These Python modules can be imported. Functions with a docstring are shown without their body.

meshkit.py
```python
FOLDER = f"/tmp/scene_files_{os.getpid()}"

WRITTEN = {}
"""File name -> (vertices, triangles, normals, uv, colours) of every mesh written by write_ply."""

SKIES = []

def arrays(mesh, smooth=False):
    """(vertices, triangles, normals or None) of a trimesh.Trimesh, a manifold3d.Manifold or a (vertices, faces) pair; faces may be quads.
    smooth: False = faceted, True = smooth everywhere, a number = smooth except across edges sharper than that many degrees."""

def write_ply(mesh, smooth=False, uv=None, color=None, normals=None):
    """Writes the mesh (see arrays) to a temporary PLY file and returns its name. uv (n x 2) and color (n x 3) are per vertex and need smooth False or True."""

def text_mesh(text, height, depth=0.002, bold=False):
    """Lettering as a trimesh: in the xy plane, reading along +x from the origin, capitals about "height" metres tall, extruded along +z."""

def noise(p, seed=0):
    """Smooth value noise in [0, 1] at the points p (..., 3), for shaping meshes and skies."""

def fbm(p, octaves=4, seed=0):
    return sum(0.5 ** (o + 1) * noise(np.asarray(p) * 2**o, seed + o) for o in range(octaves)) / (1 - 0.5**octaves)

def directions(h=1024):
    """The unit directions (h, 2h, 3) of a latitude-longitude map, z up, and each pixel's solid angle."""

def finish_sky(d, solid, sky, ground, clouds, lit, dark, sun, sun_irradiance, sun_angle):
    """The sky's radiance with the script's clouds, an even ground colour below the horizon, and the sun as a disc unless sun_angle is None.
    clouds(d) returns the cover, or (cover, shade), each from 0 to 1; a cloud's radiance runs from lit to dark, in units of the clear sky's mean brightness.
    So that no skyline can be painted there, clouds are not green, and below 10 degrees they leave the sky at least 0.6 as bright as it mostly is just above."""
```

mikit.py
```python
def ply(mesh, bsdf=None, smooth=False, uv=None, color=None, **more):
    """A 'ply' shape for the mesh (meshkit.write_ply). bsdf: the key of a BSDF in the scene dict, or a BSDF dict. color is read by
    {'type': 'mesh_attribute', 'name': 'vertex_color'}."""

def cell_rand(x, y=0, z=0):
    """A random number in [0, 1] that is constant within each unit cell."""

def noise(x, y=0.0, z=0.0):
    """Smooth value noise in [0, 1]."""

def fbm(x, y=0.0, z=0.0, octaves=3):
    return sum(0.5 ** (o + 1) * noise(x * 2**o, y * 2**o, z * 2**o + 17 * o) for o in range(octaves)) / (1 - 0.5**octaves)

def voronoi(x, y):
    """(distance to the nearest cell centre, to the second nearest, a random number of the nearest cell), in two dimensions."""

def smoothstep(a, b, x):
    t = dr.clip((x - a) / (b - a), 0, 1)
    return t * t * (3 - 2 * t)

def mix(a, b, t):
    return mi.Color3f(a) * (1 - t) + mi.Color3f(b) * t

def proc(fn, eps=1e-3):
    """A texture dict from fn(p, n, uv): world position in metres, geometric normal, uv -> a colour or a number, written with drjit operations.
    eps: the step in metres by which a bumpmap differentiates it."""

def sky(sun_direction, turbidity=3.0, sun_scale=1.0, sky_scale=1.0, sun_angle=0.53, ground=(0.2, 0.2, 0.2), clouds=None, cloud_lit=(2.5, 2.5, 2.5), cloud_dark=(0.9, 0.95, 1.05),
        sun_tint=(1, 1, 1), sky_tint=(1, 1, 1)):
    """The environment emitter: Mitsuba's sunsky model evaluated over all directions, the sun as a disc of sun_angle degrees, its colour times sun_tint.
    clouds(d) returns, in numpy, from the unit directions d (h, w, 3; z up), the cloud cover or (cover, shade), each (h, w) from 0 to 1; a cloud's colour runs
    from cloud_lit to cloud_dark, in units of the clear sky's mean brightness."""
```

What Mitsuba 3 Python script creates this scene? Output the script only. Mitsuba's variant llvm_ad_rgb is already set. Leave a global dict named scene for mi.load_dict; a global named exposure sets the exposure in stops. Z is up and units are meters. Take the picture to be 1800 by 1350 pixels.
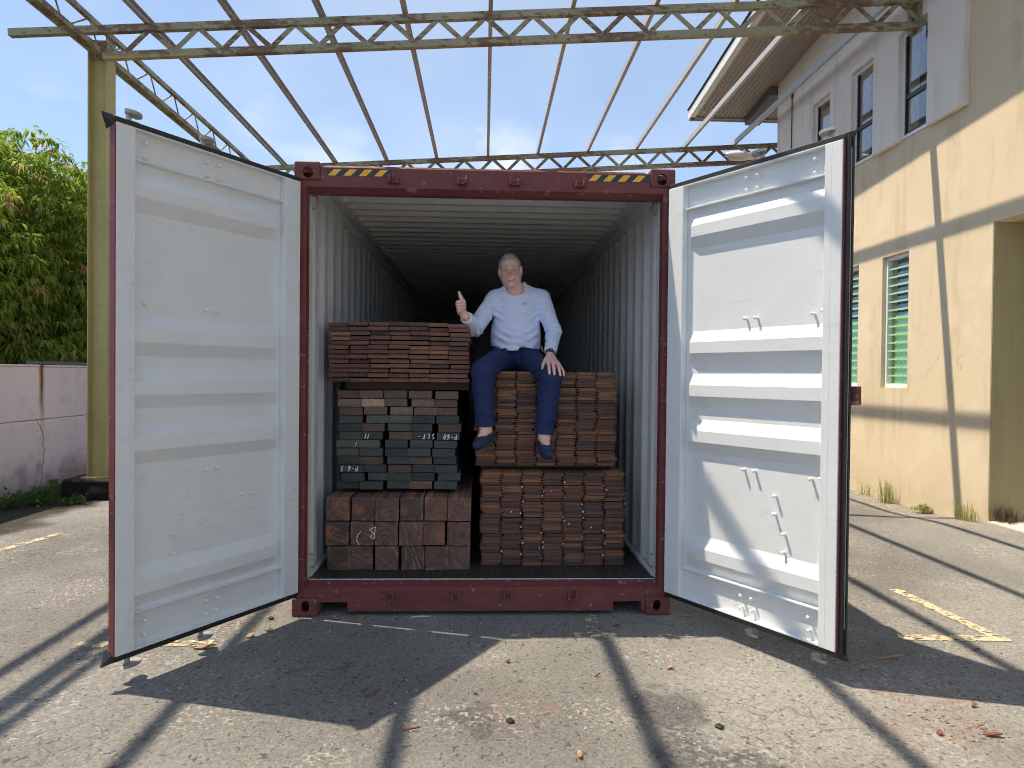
import math, random
import numpy as np, trimesh, mitsuba as mi, mikit, drjit as dr
import manifold3d as m3
from shapely.geometry import Polygon, box as sbox, Point, LineString
from shapely import affinity
from shapely.ops import unary_union
import meshkit
from mikit import noise, fbm, voronoi, cell_rand, smoothstep, mix
T = mi.ScalarTransform4f
scene, labels = {}, {}
rng = np.random.default_rng(7)

# ------------------------------------------------------------------ camera, sky, exposure
CAM = np.array([-0.0068, -4.3928, 1.5538])
YAW, PITCH, ROLL = 0.0410, -0.0128, 0.0100
_f = np.array([math.sin(YAW) * math.cos(PITCH), math.cos(YAW) * math.cos(PITCH), math.sin(PITCH)])
_r = np.array([math.cos(YAW), -math.sin(YAW), 0.0])
_u = np.cross(_r, _f)
_up = -math.sin(ROLL) * _r + math.cos(ROLL) * _u
scene['camera'] = {'type': 'perspective', 'fov': 2 * math.degrees(math.atan(900 / 1203.26)), 'fov_axis': 'x', 'near_clip': 0.05, 'far_clip': 2000.0,
                   'to_world': T().look_at(origin=CAM.tolist(), target=(CAM + _f).tolist(), up=_up.tolist())}
SUN = (-0.465, 0.135, 1.0)


def clouds(d):
    q = d / np.maximum(d[..., 2:3] + 0.25, 0.12)
    a = meshkit.fbm(q * [1.1, 1.1, 0.6] + [3.1, 7.7, 0.4], 5, 3)
    b = meshkit.fbm(q * [4.0, 4.0, 2.0] + [1.7, 2.2, 5.0], 5, 11)
    veil = np.clip((a - 0.40) * 0.9, 0, 0.3)
    puff = np.clip((b - 0.55) * 5.0, 0, 0.85) * np.clip((a - 0.41) * 5, 0, 1)
    return np.clip(0.19 + veil + puff, 0, 1), np.clip(0.15 - puff * 0.2, 0, 1) + 0 * a


scene['sky'] = mikit.sky(SUN, turbidity=3.0, clouds=clouds, cloud_lit=(2.35, 2.45, 2.5), cloud_dark=(1.6, 1.7, 1.8), sky_tint=(1.0, 1.08, 1.12))
exposure = 2.22

# ------------------------------------------------------------------ helpers
used = {}


def numbered(key):
    n = used.get(key, 0)
    used[key] = n + 1
    return key if n == 0 else f"{key}_{n:03d}"


def say(key, label=None, cat=None, group=None, kind=None):
    d = labels.setdefault(key, {})
    for k, v in (('label', label), ('category', cat), ('group', group), ('kind', kind)):
        if v:
            d[k] = v
    return key


def thing(name, label, cat, group=None):
    return say(numbered(name), label, cat, group)


def part(parent, name, mesh, mat, smooth=False, label=None, kind=None, **kw):
    key = numbered(f"{parent}__{name}")
    scene[key] = mikit.ply(mesh, mat, smooth=smooth, **kw)
    if label or kind:
        say(key, label, kind=kind)
    return key


def put(parent, name, shape, to_world=None, label=None):
    key = numbered(f"{parent}__{name}")
    scene[key] = dict(shape) if to_world is None else {**shape, 'to_world': to_world}
    if label:
        say(key, label)
    return key


def solo(name, mesh, mat, label=None, cat=None, group=None, kind=None, smooth=False, **kw):
    key = numbered(name)
    scene[key] = mikit.ply(mesh, mat, smooth=smooth, **kw)
    return say(key, label, cat, group, kind)


def tm(m):
    if isinstance(m, trimesh.Trimesh):
        return m
    g = m.to_mesh()
    return trimesh.Trimesh(g.vert_properties[:, :3], g.tri_verts, process=False)


def cat_(ms):
    return trimesh.util.concatenate([tm(m) for m in ms])


def bx(x0, x1, y0, y1, z0, z1, ch=0.0):
    """A box, chamfered by ch."""
    if ch <= 0:
        m = trimesh.creation.box((x1 - x0, y1 - y0, z1 - z0))
        m.apply_translation(((x0 + x1) / 2, (y0 + y1) / 2, (z0 + z1) / 2))
        return m
    c = ch
    pts = []
    for x in (x0, x1):
        for y in (y0, y1):
            for z in (z0, z1):
                sx, sy, sz = (1 if x == x0 else -1), (1 if y == y0 else -1), (1 if z == z0 else -1)
                pts += [(x, y + sy * c, z + sz * c), (x + sx * c, y, z + sz * c), (x + sx * c, y + sy * c, z)]
    return tm(m3.Manifold.hull_points(np.array(pts, float)))


def tube(a, b, r, n=8, r2=None):
    a, b = np.asarray(a, float), np.asarray(b, float)
    d = b - a
    L = np.linalg.norm(d)
    d /= L
    x = np.cross(d, [0, 0, 1] if abs(d[2]) < 0.9 else [1, 0, 0])
    x /= np.linalg.norm(x)
    y = np.cross(d, x)
    t = np.arange(n) * 2 * np.pi / n
    ring = np.cos(t)[:, None] * x + np.sin(t)[:, None] * y
    r2 = r if r2 is None else r2
    v = np.vstack([a + ring * r, b + ring * r2, a[None], b[None]])
    i = np.arange(n)
    j = (i + 1) % n
    f = np.vstack([np.stack([i, j, j + n], 1), np.stack([i, j + n, i + n], 1), np.stack([j, i, 0 * i + 2 * n], 1), np.stack([i + n, j + n, 0 * i + 2 * n + 1], 1)])
    return trimesh.Trimesh(v, f, process=False)


def bar(a, b, w, h, up=(0, 0, 1)):
    """A rectangular bar from a to b; h along up, w sideways."""
    a, b = np.asarray(a, float), np.asarray(b, float)
    d = (b - a) / np.linalg.norm(b - a)
    s = np.cross(d, up)
    s /= np.linalg.norm(s)
    u = np.cross(s, d)
    v = np.array([p + i * s * w / 2 + j * u * h / 2 for p in (a, b) for i, j in ((-1, -1), (1, -1), (1, 1), (-1, 1))])
    f = np.array([[0, 1, 2], [0, 2, 3], [4, 6, 5], [4, 7, 6]] + [[i, i + 4, (i + 1) % 4 + 4] for i in range(4)] + [[i, (i + 1) % 4 + 4, (i + 1) % 4] for i in range(4)])
    m = trimesh.Trimesh(v, f, process=False)
    m.fix_normals()
    return m


def extr(poly, depth):
    ps = getattr(poly, 'geoms', [poly])
    return trimesh.util.concatenate([trimesh.creation.extrude_polygon(p, depth, engine='earcut') for p in ps if p.area > 1e-9])


def frame(m, ex, ey, ez, o=(0, 0, 0)):
    """Maps local xyz onto the axes ex, ey, ez at o, keeping faces outward."""
    m = tm(m).copy()
    A = np.array([ex, ey, ez], float)
    m.vertices = np.asarray(m.vertices) @ A + np.asarray(o, float)
    if np.linalg.det(A) < 0:
        m.faces = np.asarray(m.faces)[:, ::-1]
    return m


def grid_mesh(P):
    """P (n, m, 3) -> a sheet."""
    n, m = P.shape[:2]
    i, j = np.meshgrid(np.arange(n - 1), np.arange(m - 1), indexing='ij')
    a = i * m + j
    q = np.stack([a, a + m, a + m + 1, a + 1], -1).reshape(-1, 4)
    f = np.vstack([q[:, [0, 1, 2]], q[:, [0, 2, 3]]])
    return trimesh.Trimesh(P.reshape(-1, 3), f, process=False)


# ------------------------------------------------------------------ materials
def mat(name, bsdf, two=True):
    scene[name] = {'type': 'twosided', 'b': bsdf} if two else bsdf
    return name


def rgb(*c):
    return {'type': 'rgb', 'value': list(c)}


def pr(color, rough=0.5, metal=0.0, spec=0.5, **k):
    return {'type': 'principled', 'base_color': color if isinstance(color, dict) else rgb(*color), 'roughness': rough, 'metallic': metal, 'specular': spec, **k}


def c3(*c):
    return mi.Color3f(*c)


def asphalt_col(p, n, uv):
    a = fbm(p.x * 0.8, p.y * 0.8, 0.0, 4)
    b = noise(p.x * 90, p.y * 90)
    c = noise(p.x * 230, p.y * 230, 4.0)
    st = fbm(p.x * 3.1 + 9, p.y * 3.1, 2.0, 3)
    near = smoothstep(3.0, 6.5, p.y)
    col = mix(c3(0.125, 0.124, 0.116), c3(0.199, 0.198, 0.185), smoothstep(0.25, 0.75, a))
    col = col * (0.66 + 0.42 * b + 0.27 * c)
    # stone chips standing out pale, pitch holes dark
    col = mix(col, c3(0.33, 0.31, 0.28), smoothstep(0.80, 0.93, c) * 0.5)
    col = mix(col, c3(0.045, 0.043, 0.042), smoothstep(0.80, 0.92, noise(p.x * 60, p.y * 60, 9.0)) * 0.7)
    d1, d2, w = voronoi(p.x * 5 + 0.5 * noise(p.x * 9, p.y * 9), p.y * 5 + 0.5 * noise(p.x * 9, p.y * 9, 3.0))
    crack = (1 - smoothstep(0.012, 0.05, d2 - d1)) * smoothstep(0.60, 0.72, fbm(p.x * 1.3, p.y * 1.3, 5.0, 2))
    col = mix(col, c3(0.06, 0.056, 0.05), crack * 0.45)
    # worn-out dark patches, pale cement splashes, rusty sawdust stain
    def blob(x, y, r, s=1.0):
        q = dr.sqrt(dr.square(p.x - x) + dr.square((p.y - y) * s)) / r + (fbm(p.x * 7, p.y * 7, x * 3.0, 3) - 0.5) * 1.6
        return 1 - smoothstep(0.45, 1.0, q)
    dark = dr.maximum(dr.maximum(blob(0.86, -1.29, 0.24, 0.7), blob(0.92, -1.72, 0.3)), blob(-0.03, -1.3, 0.16))
    col = mix(col, c3(0.06, 0.06, 0.062) * (0.6 + b), dark * 0.75)
    red = dr.maximum(blob(2.05, -1.45, 0.42), 0.8 * blob(0.16, -1.22, 0.2))
    col = mix(col, c3(0.22, 0.095, 0.05), red * smoothstep(0.55, 0.85, noise(p.x * 34, p.y * 34, 7.0)) * 0.35 + 0.04 * red)
    pale = smoothstep(0.50, 0.75, st) * smoothstep(0.60, 0.9, noise(p.x * 70, p.y * 70, 6.0))
    col = mix(col, c3(0.38, 0.365, 0.34), pale * 0.55)
    # damp mossy soil at the boundary wall, with the wall's shadow painted in
    moss_shade = 1 - smoothstep(-4.72, -4.42, p.x + 0.5 * (fbm(p.x * 3, p.y * 3, 8.0, 3) - 0.5) - 0.02 * p.y)
    col = mix(col, c3(0.028, 0.027, 0.02) * (0.5 + b), moss_shade * 0.93)
    # gravel and grit along the foot of the building
    grit = smoothstep(4.75, 5.2, p.x + 0.5 * (fbm(p.x * 4, p.y * 4, 1.0, 3) - 0.5)) * smoothstep(2.2, 2.9, p.y)
    col = mix(col, mix(c3(0.10, 0.095, 0.085), c3(0.30, 0.28, 0.24), noise(p.x * 55, p.y * 55, 2.0)), grit * 0.8)
    return col


def asphalt_h(p, n, uv):
    return 0.0035 * noise(p.x * 85, p.y * 85) + 0.0022 * noise(p.x * 210, p.y * 210, 3.0) + 0.006 * fbm(p.x * 14, p.y * 14, 1.0, 2)


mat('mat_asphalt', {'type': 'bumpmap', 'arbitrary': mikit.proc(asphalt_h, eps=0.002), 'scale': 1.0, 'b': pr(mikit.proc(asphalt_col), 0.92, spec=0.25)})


def line_col(p, n, uv):
    w = smoothstep(0.48, 0.70, fbm(p.x * 26, p.y * 26, 4.0, 3))
    return mix(c3(0.46, 0.405, 0.27) * (0.8 + 0.35 * noise(p.x * 60, p.y * 60)), c3(0.17, 0.155, 0.13), w * 0.85)


mat('mat_line', {'type': 'bumpmap', 'a': mikit.proc(asphalt_h, eps=0.002), 'scale': 1.0, 'b': pr(mikit.proc(line_col), 0.85, spec=0.3)})


def door_white(p, n, uv):
    g = fbm(p.x * 5, p.y * 5, p.z * 5, 3)
    s = smoothstep(0.60, 0.78, fbm(p.x * 18, p.y * 18, p.z * 9 + 3, 4))
    low = 1 - smoothstep(0.15, 1.6, p.z)
    col = c3(0.62, 0.655, 0.675) * (0.95 + 0.09 * g)
    col = mix(col, c3(0.42, 0.40, 0.36), s * (0.02 + 0.10 * low))
    scuff = smoothstep(0.70, 0.80, noise(p.x * 9 + p.y * 14, p.z * 60, 2.0)) * smoothstep(0.58, 0.7, fbm(p.x * 4, p.y * 4, p.z * 4, 2))
    return mix(col, c3(0.30, 0.28, 0.27), scuff * 0.10)


mat('mat_door', pr(mikit.proc(door_white), 0.38, spec=0.5))


def inner_paint(p, n, uv):
    g = fbm(p.x * 3, p.y * 3, p.z * 3, 3)
    s = smoothstep(0.62, 0.8, fbm(p.x * 9, p.y * 12, p.z * 6, 4))
    return mix(c3(0.54, 0.56, 0.57) * (0.93 + 0.12 * g), c3(0.30, 0.27, 0.24), s * 0.22)


mat('mat_inner', pr(mikit.proc(inner_paint), 0.42, spec=0.5))


def maroon(p, n, uv):
    g = fbm(p.x * 4, p.y * 4, p.z * 4, 3)
    s = smoothstep(0.68, 0.76, fbm(p.x * 30, p.y * 30, p.z * 30, 3))
    dust = smoothstep(0.45, 0.8, fbm(p.x * 6, p.y * 6, p.z * 10 + 5, 4))
    col = c3(0.145, 0.043, 0.043) * (0.85 + 0.3 * g)
    col = mix(col, c3(0.21, 0.10, 0.09), dust * 0.22)
    return mix(col, c3(0.42, 0.30, 0.28), s * 0.4)


mat('mat_maroon', pr(mikit.proc(maroon), 0.50, spec=0.28))
mat('mat_rubber', pr((0.012, 0.012, 0.014), 0.45, spec=0.5))
mat('mat_galv', pr((0.55, 0.56, 0.57), 0.42, metal=0.55))
mat('mat_zinc_dull', pr((0.36, 0.37, 0.38), 0.5, metal=0.6))
mat('mat_bolt', pr((0.68, 0.68, 0.66), 0.4))


def ply_floor(p, n, uv):
    return mix(c3(0.018, 0.016, 0.014), c3(0.045, 0.039, 0.034), fbm(p.x * 6, p.y * 1.5, 2.0, 4)) * (0.7 + 0.6 * noise(p.x * 90, p.y * 12))


mat('mat_floor', pr(mikit.proc(ply_floor), 0.55))
mat('mat_black_decal', pr((0.018, 0.022, 0.03), 0.4))
mat('mat_yellow_decal', pr((0.72, 0.40, 0.03), 0.4))
mat('mat_white_strip', pr((0.60, 0.60, 0.58), 0.5))


def olive_steel(p, n, uv):
    r1 = fbm(p.x * 2.2, p.y * 2.2, 2.0, 2)
    r2 = noise(p.x * 45, p.y * 45, p.z * 14)
    r3 = fbm(p.x * 13, p.y * 13, p.z * 26, 4)
    up = smoothstep(5.30, 5.42, p.z)
    rust = smoothstep(0.44, 0.72, r3 + 0.75 * (r1 - 0.42) + 0.25 * (r2 - 0.5))
    base = mix(c3(0.46, 0.41, 0.175), c3(0.30, 0.30, 0.20), up) * (0.85 + 0.3 * fbm(p.x * 3, p.y * 3, p.z * 1.2, 3))
    return mix(base, mix(c3(0.10, 0.045, 0.034), c3(0.19, 0.095, 0.06), r2), rust * (0.08 + 0.72 * up))


mat('mat_olive', pr(mikit.proc(olive_steel), 0.62, spec=0.35))


def purlin_col(p, n, uv):
    return mix(c3(0.34, 0.35, 0.36), c3(0.46, 0.47, 0.47), fbm(p.x * 2, p.y * 1.2, p.z * 2, 3))


mat('mat_purlin', pr(mikit.proc(purlin_col), 0.55, metal=0.2))


def mossy(p, n, uv):
    a = fbm(p.x * 6, p.y * 6, p.z * 8, 4)
    return mix(c3(0.014, 0.014, 0.012), c3(0.10, 0.095, 0.085), smoothstep(0.55, 0.8, a) * 0.6 + 0.5 * smoothstep(0.20, 0.25, p.z) * a)


mat('mat_mossy', {'type': 'bumpmap', 'a': mikit.proc(lambda p, n, uv: 0.006 * fbm(p.x * 30, p.y * 30, p.z * 30, 3)), 'scale': 1.0, 'b': pr(mikit.proc(mossy), 0.9, spec=0.2)})


def plaster_y(p, n, uv):
    a = fbm(p.y * 0.9, p.z * 0.7, p.x, 4)
    st = fbm(p.y * 7, p.z * 0.9, 3.0, 4)
    bl = fbm(p.y * 2.6, p.z * 2.6, 7.0, 4)
    col = mix(c3(0.60, 0.51, 0.355), c3(0.67, 0.58, 0.415), a)
    col = mix(col, c3(0.48, 0.395, 0.26), smoothstep(0.52, 0.72, st) * 0.35)
    col = mix(col, c3(0.70, 0.62, 0.47), smoothstep(0.55, 0.75, bl) * 0.45)
    q, w_ = p.y * 2.2 + 0.9 * fbm(p.y * 3, p.z * 3, 1.0, 3), p.z * 2.0 + 0.9 * fbm(p.y * 3, p.z * 3, 4.0, 3)
    d1, d2, w = voronoi(q, w_)
    crack = (1 - smoothstep(0.004, 0.022, d2 - d1)) * smoothstep(0.50, 0.60, fbm(p.y * 1.1, p.z * 1.1, 9.0, 2))
    col = mix(col, c3(0.40, 0.32, 0.19), crack * 0.40)
    foot = 1 - smoothstep(0.0, 0.55, p.z + 0.35 * (st - 0.5))
    return mix(col, c3(0.44, 0.38, 0.26), foot * 0.35)


plaster_bump = mikit.proc(lambda p, n, uv: 0.0025 * fbm(p.y * 18, p.z * 18, p.x * 18, 3) + 0.004 * noise(p.y * 3, p.z * 3, p.x), eps=0.004)
mat('mat_plaster_y', {'type': 'bumpmap', 'a': plaster_bump, 'scale': 1.0, 'b': pr(mikit.proc(plaster_y), 0.88, spec=0.2)})


def plaster_w(p, n, uv):
    a = fbm(p.y * 0.8, p.z * 0.6, p.x, 3)
    st = fbm(p.y * 8, p.z * 0.8, 5.0, 4)
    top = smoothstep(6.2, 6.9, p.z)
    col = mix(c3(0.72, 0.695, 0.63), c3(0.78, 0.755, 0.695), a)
    col = mix(col, c3(0.58, 0.51, 0.40), top * 0.5)  # shade under the eaves, painted in as a beige band
    return mix(col, c3(0.45, 0.41, 0.34), smoothstep(0.56, 0.75, st) * 0.25)


mat('mat_plaster_w', {'type': 'bumpmap', 'a': plaster_bump, 'scale': 1.0, 'b': pr(mikit.proc(plaster_w), 0.88, spec=0.2)})


def pink_wall(p, n, uv):
    a = fbm(p.y * 1.2, p.z * 1.2, 1.0, 4)
    g = fbm(p.y * 6, p.z * 6, 4.0, 4)
    col = mix(c3(0.82, 0.76, 0.735), c3(0.86, 0.81, 0.785), a)
    col = mix(col, c3(0.36, 0.315, 0.30), smoothstep(0.58, 0.78, g) * 0.15)
    # one rust run below the bar, streaking down from the top
    def run(y0, wd, z1, s):
        yy = p.y + 0.03 * (noise(p.z * 5, s, 1.0) - 0.5)
        return (1 - smoothstep(wd * 0.3, wd, dr.abs(yy - y0))) * smoothstep(z1, z1 + 0.7, p.z)
    r = run(4.55, 0.075, 0.35, 1.0)
    col = mix(col, c3(0.42, 0.20, 0.06), r * (0.35 + 0.45 * smoothstep(0.9, 1.5, p.z)))
    core = run(4.55, 0.028, 0.75, 1.0) * smoothstep(0.85, 1.2, p.z)
    col = mix(col, c3(0.10, 0.04, 0.015), core * 0.85)
    # dark mould runs under the top and dirt at the foot
    mould = smoothstep(0.62, 0.72, fbm(p.y * 38, p.z * 4.5, 6.0, 3)) * smoothstep(0.5, 0.65, noise(p.y * 3.0, 1.0, 5.0)) * smoothstep(0.9, 1.6, p.z)
    col = mix(col, c3(0.16, 0.14, 0.13), mould * 0.35)
    foot = 1 - smoothstep(0.05, 0.5, p.z + 0.5 * (g - 0.5))
    col = mix(col, c3(0.14, 0.075, 0.06), foot * 0.6)
    # hairline cracks wandering down
    def crack(y0, amp, s, z0, z1):
        yy = p.y - y0 - amp * (fbm(p.z * 3.2, s, 2.0, 4) - 0.5)
        return (1 - smoothstep(0.004, 0.011, dr.abs(yy))) * smoothstep(z0, z0 + 0.03, p.z) * (1 - smoothstep(z1 - 0.03, z1, p.z))
    k = dr.maximum(dr.maximum(crack(4.5, 0.35, 3.0, 0.0, 0.95), crack(3.6, 0.5, 8.0, 0.1, 1.35)), crack(5.6, 0.4, 5.0, 0.3, 1.0) * 0.6)
    return mix(col, c3(0.07, 0.06, 0.05), k * 0.8)


mat('mat_pink', {'type': 'bumpmap', 'a': plaster_bump, 'scale': 1.0, 'b': pr(mikit.proc(pink_wall), 0.9, spec=0.2)})
def plaster_o(p, n, uv):  # darker than the yellow plaster, with the shade of the recess painted in
    st = fbm(p.x * 7, p.z * 0.9, p.y * 7, 4)
    sp = smoothstep(0.78, 0.9, noise(p.x * 60, p.y * 60, p.z * 40)) * smoothstep(0.4, 0.7, fbm(p.x * 5, p.y * 5, p.z * 2, 2))
    col = mix(c3(0.33, 0.285, 0.15), c3(0.44, 0.385, 0.22), st)
    return mix(col, c3(0.55, 0.52, 0.42), sp * 0.6)


mat('mat_plaster_o', {'type': 'bumpmap', 'a': plaster_bump, 'scale': 1.0, 'b': pr(mikit.proc(plaster_o), 0.88, spec=0.2)})
mat('mat_alu', pr((0.72, 0.73, 0.74), 0.35))
mat('mat_dark_frame', pr((0.02, 0.035, 0.03), 0.4))
mat('mat_glass', {'type': 'thindielectric', 'int_ior': 1.9}, two=False)
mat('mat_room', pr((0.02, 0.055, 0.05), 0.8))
mat('mat_blade', pr((0.30, 0.62, 0.36), 0.25))
mat('mat_blind', pr((0.20, 0.50, 0.12), 0.7))
mat('mat_soffit', pr((0.30, 0.262, 0.225), 0.6))
mat('mat_fascia', pr((0.60, 0.62, 0.62), 0.45))
mat('mat_roof_dark', pr((0.10, 0.105, 0.11), 0.6))
mat('mat_concrete', pr((0.46, 0.43, 0.37), 0.9, spec=0.2))
mat('mat_lamp', pr((0.62, 0.63, 0.64), 0.35))
mat('mat_lens', pr((0.50, 0.50, 0.47), 0.25))


def wood(dark, mid, light, red, streak, contrast=0.4, beam=False):
    """Sawn end of a board. uv carries the piece's own coordinates: u = 10 * piece + x + 1, v = 10 * tone (0..10) + z + 1, in metres."""
    def fn(p, n, uv):
        k, tk = dr.floor(uv.x * 0.1), dr.floor(uv.y * 0.1)
        x, z, t = uv.x - 10 * k - 1, uv.y - 10 * tk - 1, tk * 0.1
        s1, s2, s3, s4 = (cell_rand(k, q, 5) for q in (1, 2, 3, 4))
        an = (s1 - 0.5) * streak
        a, b = x * dr.cos(an) + z * dr.sin(an), z * dr.cos(an) - x * dr.sin(an)
        l1 = noise(a * 12 + k * 3, b * 190, k + p.y * 1.5)
        l2 = fbm(a * 25, b * 55, k * 7 + p.y, 3)
        bl = fbm(x * 17 + k * 5, p.y * 3, z * 17 + k, 3)
        col = mix(mix(c3(*dark), c3(*mid), t), c3(*light), smoothstep(0.80, 0.95, s2) * 0.8)
        col = mix(col, c3(*red), smoothstep(0.40, 0.75, bl) * 0.6 * s3)
        col = col * (1 - contrast + contrast * 0.85 * l1 + contrast * 1.1 * l2)
        if beam:
            cx, cz = (s2 - 0.5) * 0.13, 0.083 + (s3 - 0.5) * 0.12
            dx, dz = x - cx, z - cz + 0.012 * (bl - 0.5)
            r = dr.sqrt(dx * dx + dz * dz) + 1e-5
            ring = noise(r * 210 + 5 * bl, k)
            col = mix(col, col * (0.55 + 0.8 * ring), smoothstep(0.35, 0.5, s1) * (1 - smoothstep(0.85, 0.95, s1)))
            saw = noise(a * 9, b * 120, k) * noise(a * 30, b * 260, k + 3)
            col = mix(col, c3(0.30, 0.17, 0.13), (1 - smoothstep(0.35, 0.45, s1)) * smoothstep(0.30, 0.62, saw) * 0.75)
            heart = 1 - smoothstep(0.015, 0.055, r * (0.6 + 0.9 * bl))
            col = mix(col, c3(0.30, 0.125, 0.06), heart * smoothstep(0.65, 0.9, s4) * 0.7)
            pale = smoothstep(0.62, 0.72, noise(x * 28 + k, z * 28, k)) * smoothstep(0.055, 0.085, dr.maximum(dr.abs(x), dr.abs(z - 0.083)))
            col = mix(col, c3(0.34, 0.20, 0.10), pale * 0.5)
            for q in range(3):
                a0 = cell_rand(k, q, 9) * 6.283
                along, off = dx * dr.cos(a0) + dz * dr.sin(a0), dz * dr.cos(a0) - dx * dr.sin(a0) + 0.010 * (noise(r * 60, k, q * 3.0) - 0.5)
                wd = 0.0022 * (0.3 + cell_rand(k, q, 11))
                ck = (1 - smoothstep(wd * 0.5, wd, dr.abs(off))) * smoothstep(0.0, 0.01, along) * (1 - smoothstep(0.04, 0.085, along * (0.6 + s4)))
                col = mix(col, c3(0.012, 0.008, 0.007), ck * 0.9)
        else:
            a0 = (cell_rand(k, 1, 9) - 0.5) * 1.6
            off = x * dr.cos(a0) - (z - 0.02) * dr.sin(a0) * 0.7 + 0.03 * (s3 - 0.5) + 0.012 * (noise(z * 70, k, 4.0) - 0.5)
            ck = (1 - smoothstep(0.0008, 0.002, dr.abs(off))) * smoothstep(0.82, 0.84, s4)
            col = mix(col, col * 0.2, ck)
        return col
    return fn


mat('mat_deck_red', pr(mikit.proc(wood((0.065, 0.047, 0.043), (0.205, 0.097, 0.069), (0.33, 0.178, 0.115), (0.16, 0.062, 0.045), 0.5, 0.45)), 0.7, spec=0.3))
mat('mat_deck_brown', pr(mikit.proc(wood((0.058, 0.042, 0.038), (0.160, 0.073, 0.047), (0.25, 0.120, 0.062), (0.12, 0.052, 0.036), 0.15, 0.30)), 0.65, spec=0.35))
mat('mat_green_end', pr(mikit.proc(wood((0.030, 0.038, 0.039), (0.060, 0.072, 0.069), (0.11, 0.11, 0.085), (0.045, 0.048, 0.042), 0.6, 0.40)), 0.6, spec=0.35))
mat('mat_brown_end', pr(mikit.proc(wood((0.080, 0.060, 0.050), (0.145, 0.098, 0.080), (0.20, 0.15, 0.12), (0.14, 0.060, 0.04), 0.6, 0.5)), 0.7, spec=0.3))
mat('mat_beam', pr(mikit.proc(wood((0.062, 0.046, 0.042), (0.150, 0.084, 0.070), (0.20, 0.11, 0.08), (0.16, 0.070, 0.045), 2.6, 0.55, beam=True)), 0.7, spec=0.3))
mat('mat_pale_end', pr(mikit.proc(wood((0.36, 0.26, 0.19), (0.42, 0.31, 0.23), (0.5, 0.38, 0.28), (0.3, 0.2, 0.13), 1.5)), 0.75, spec=0.3))
mat('mat_bearer', pr((0.085, 0.055, 0.038), 0.8))
mat('mat_chalk', pr((0.72, 0.73, 0.72), 0.9))
mat('mat_ink', pr((0.02, 0.012, 0.012), 0.8))
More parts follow.
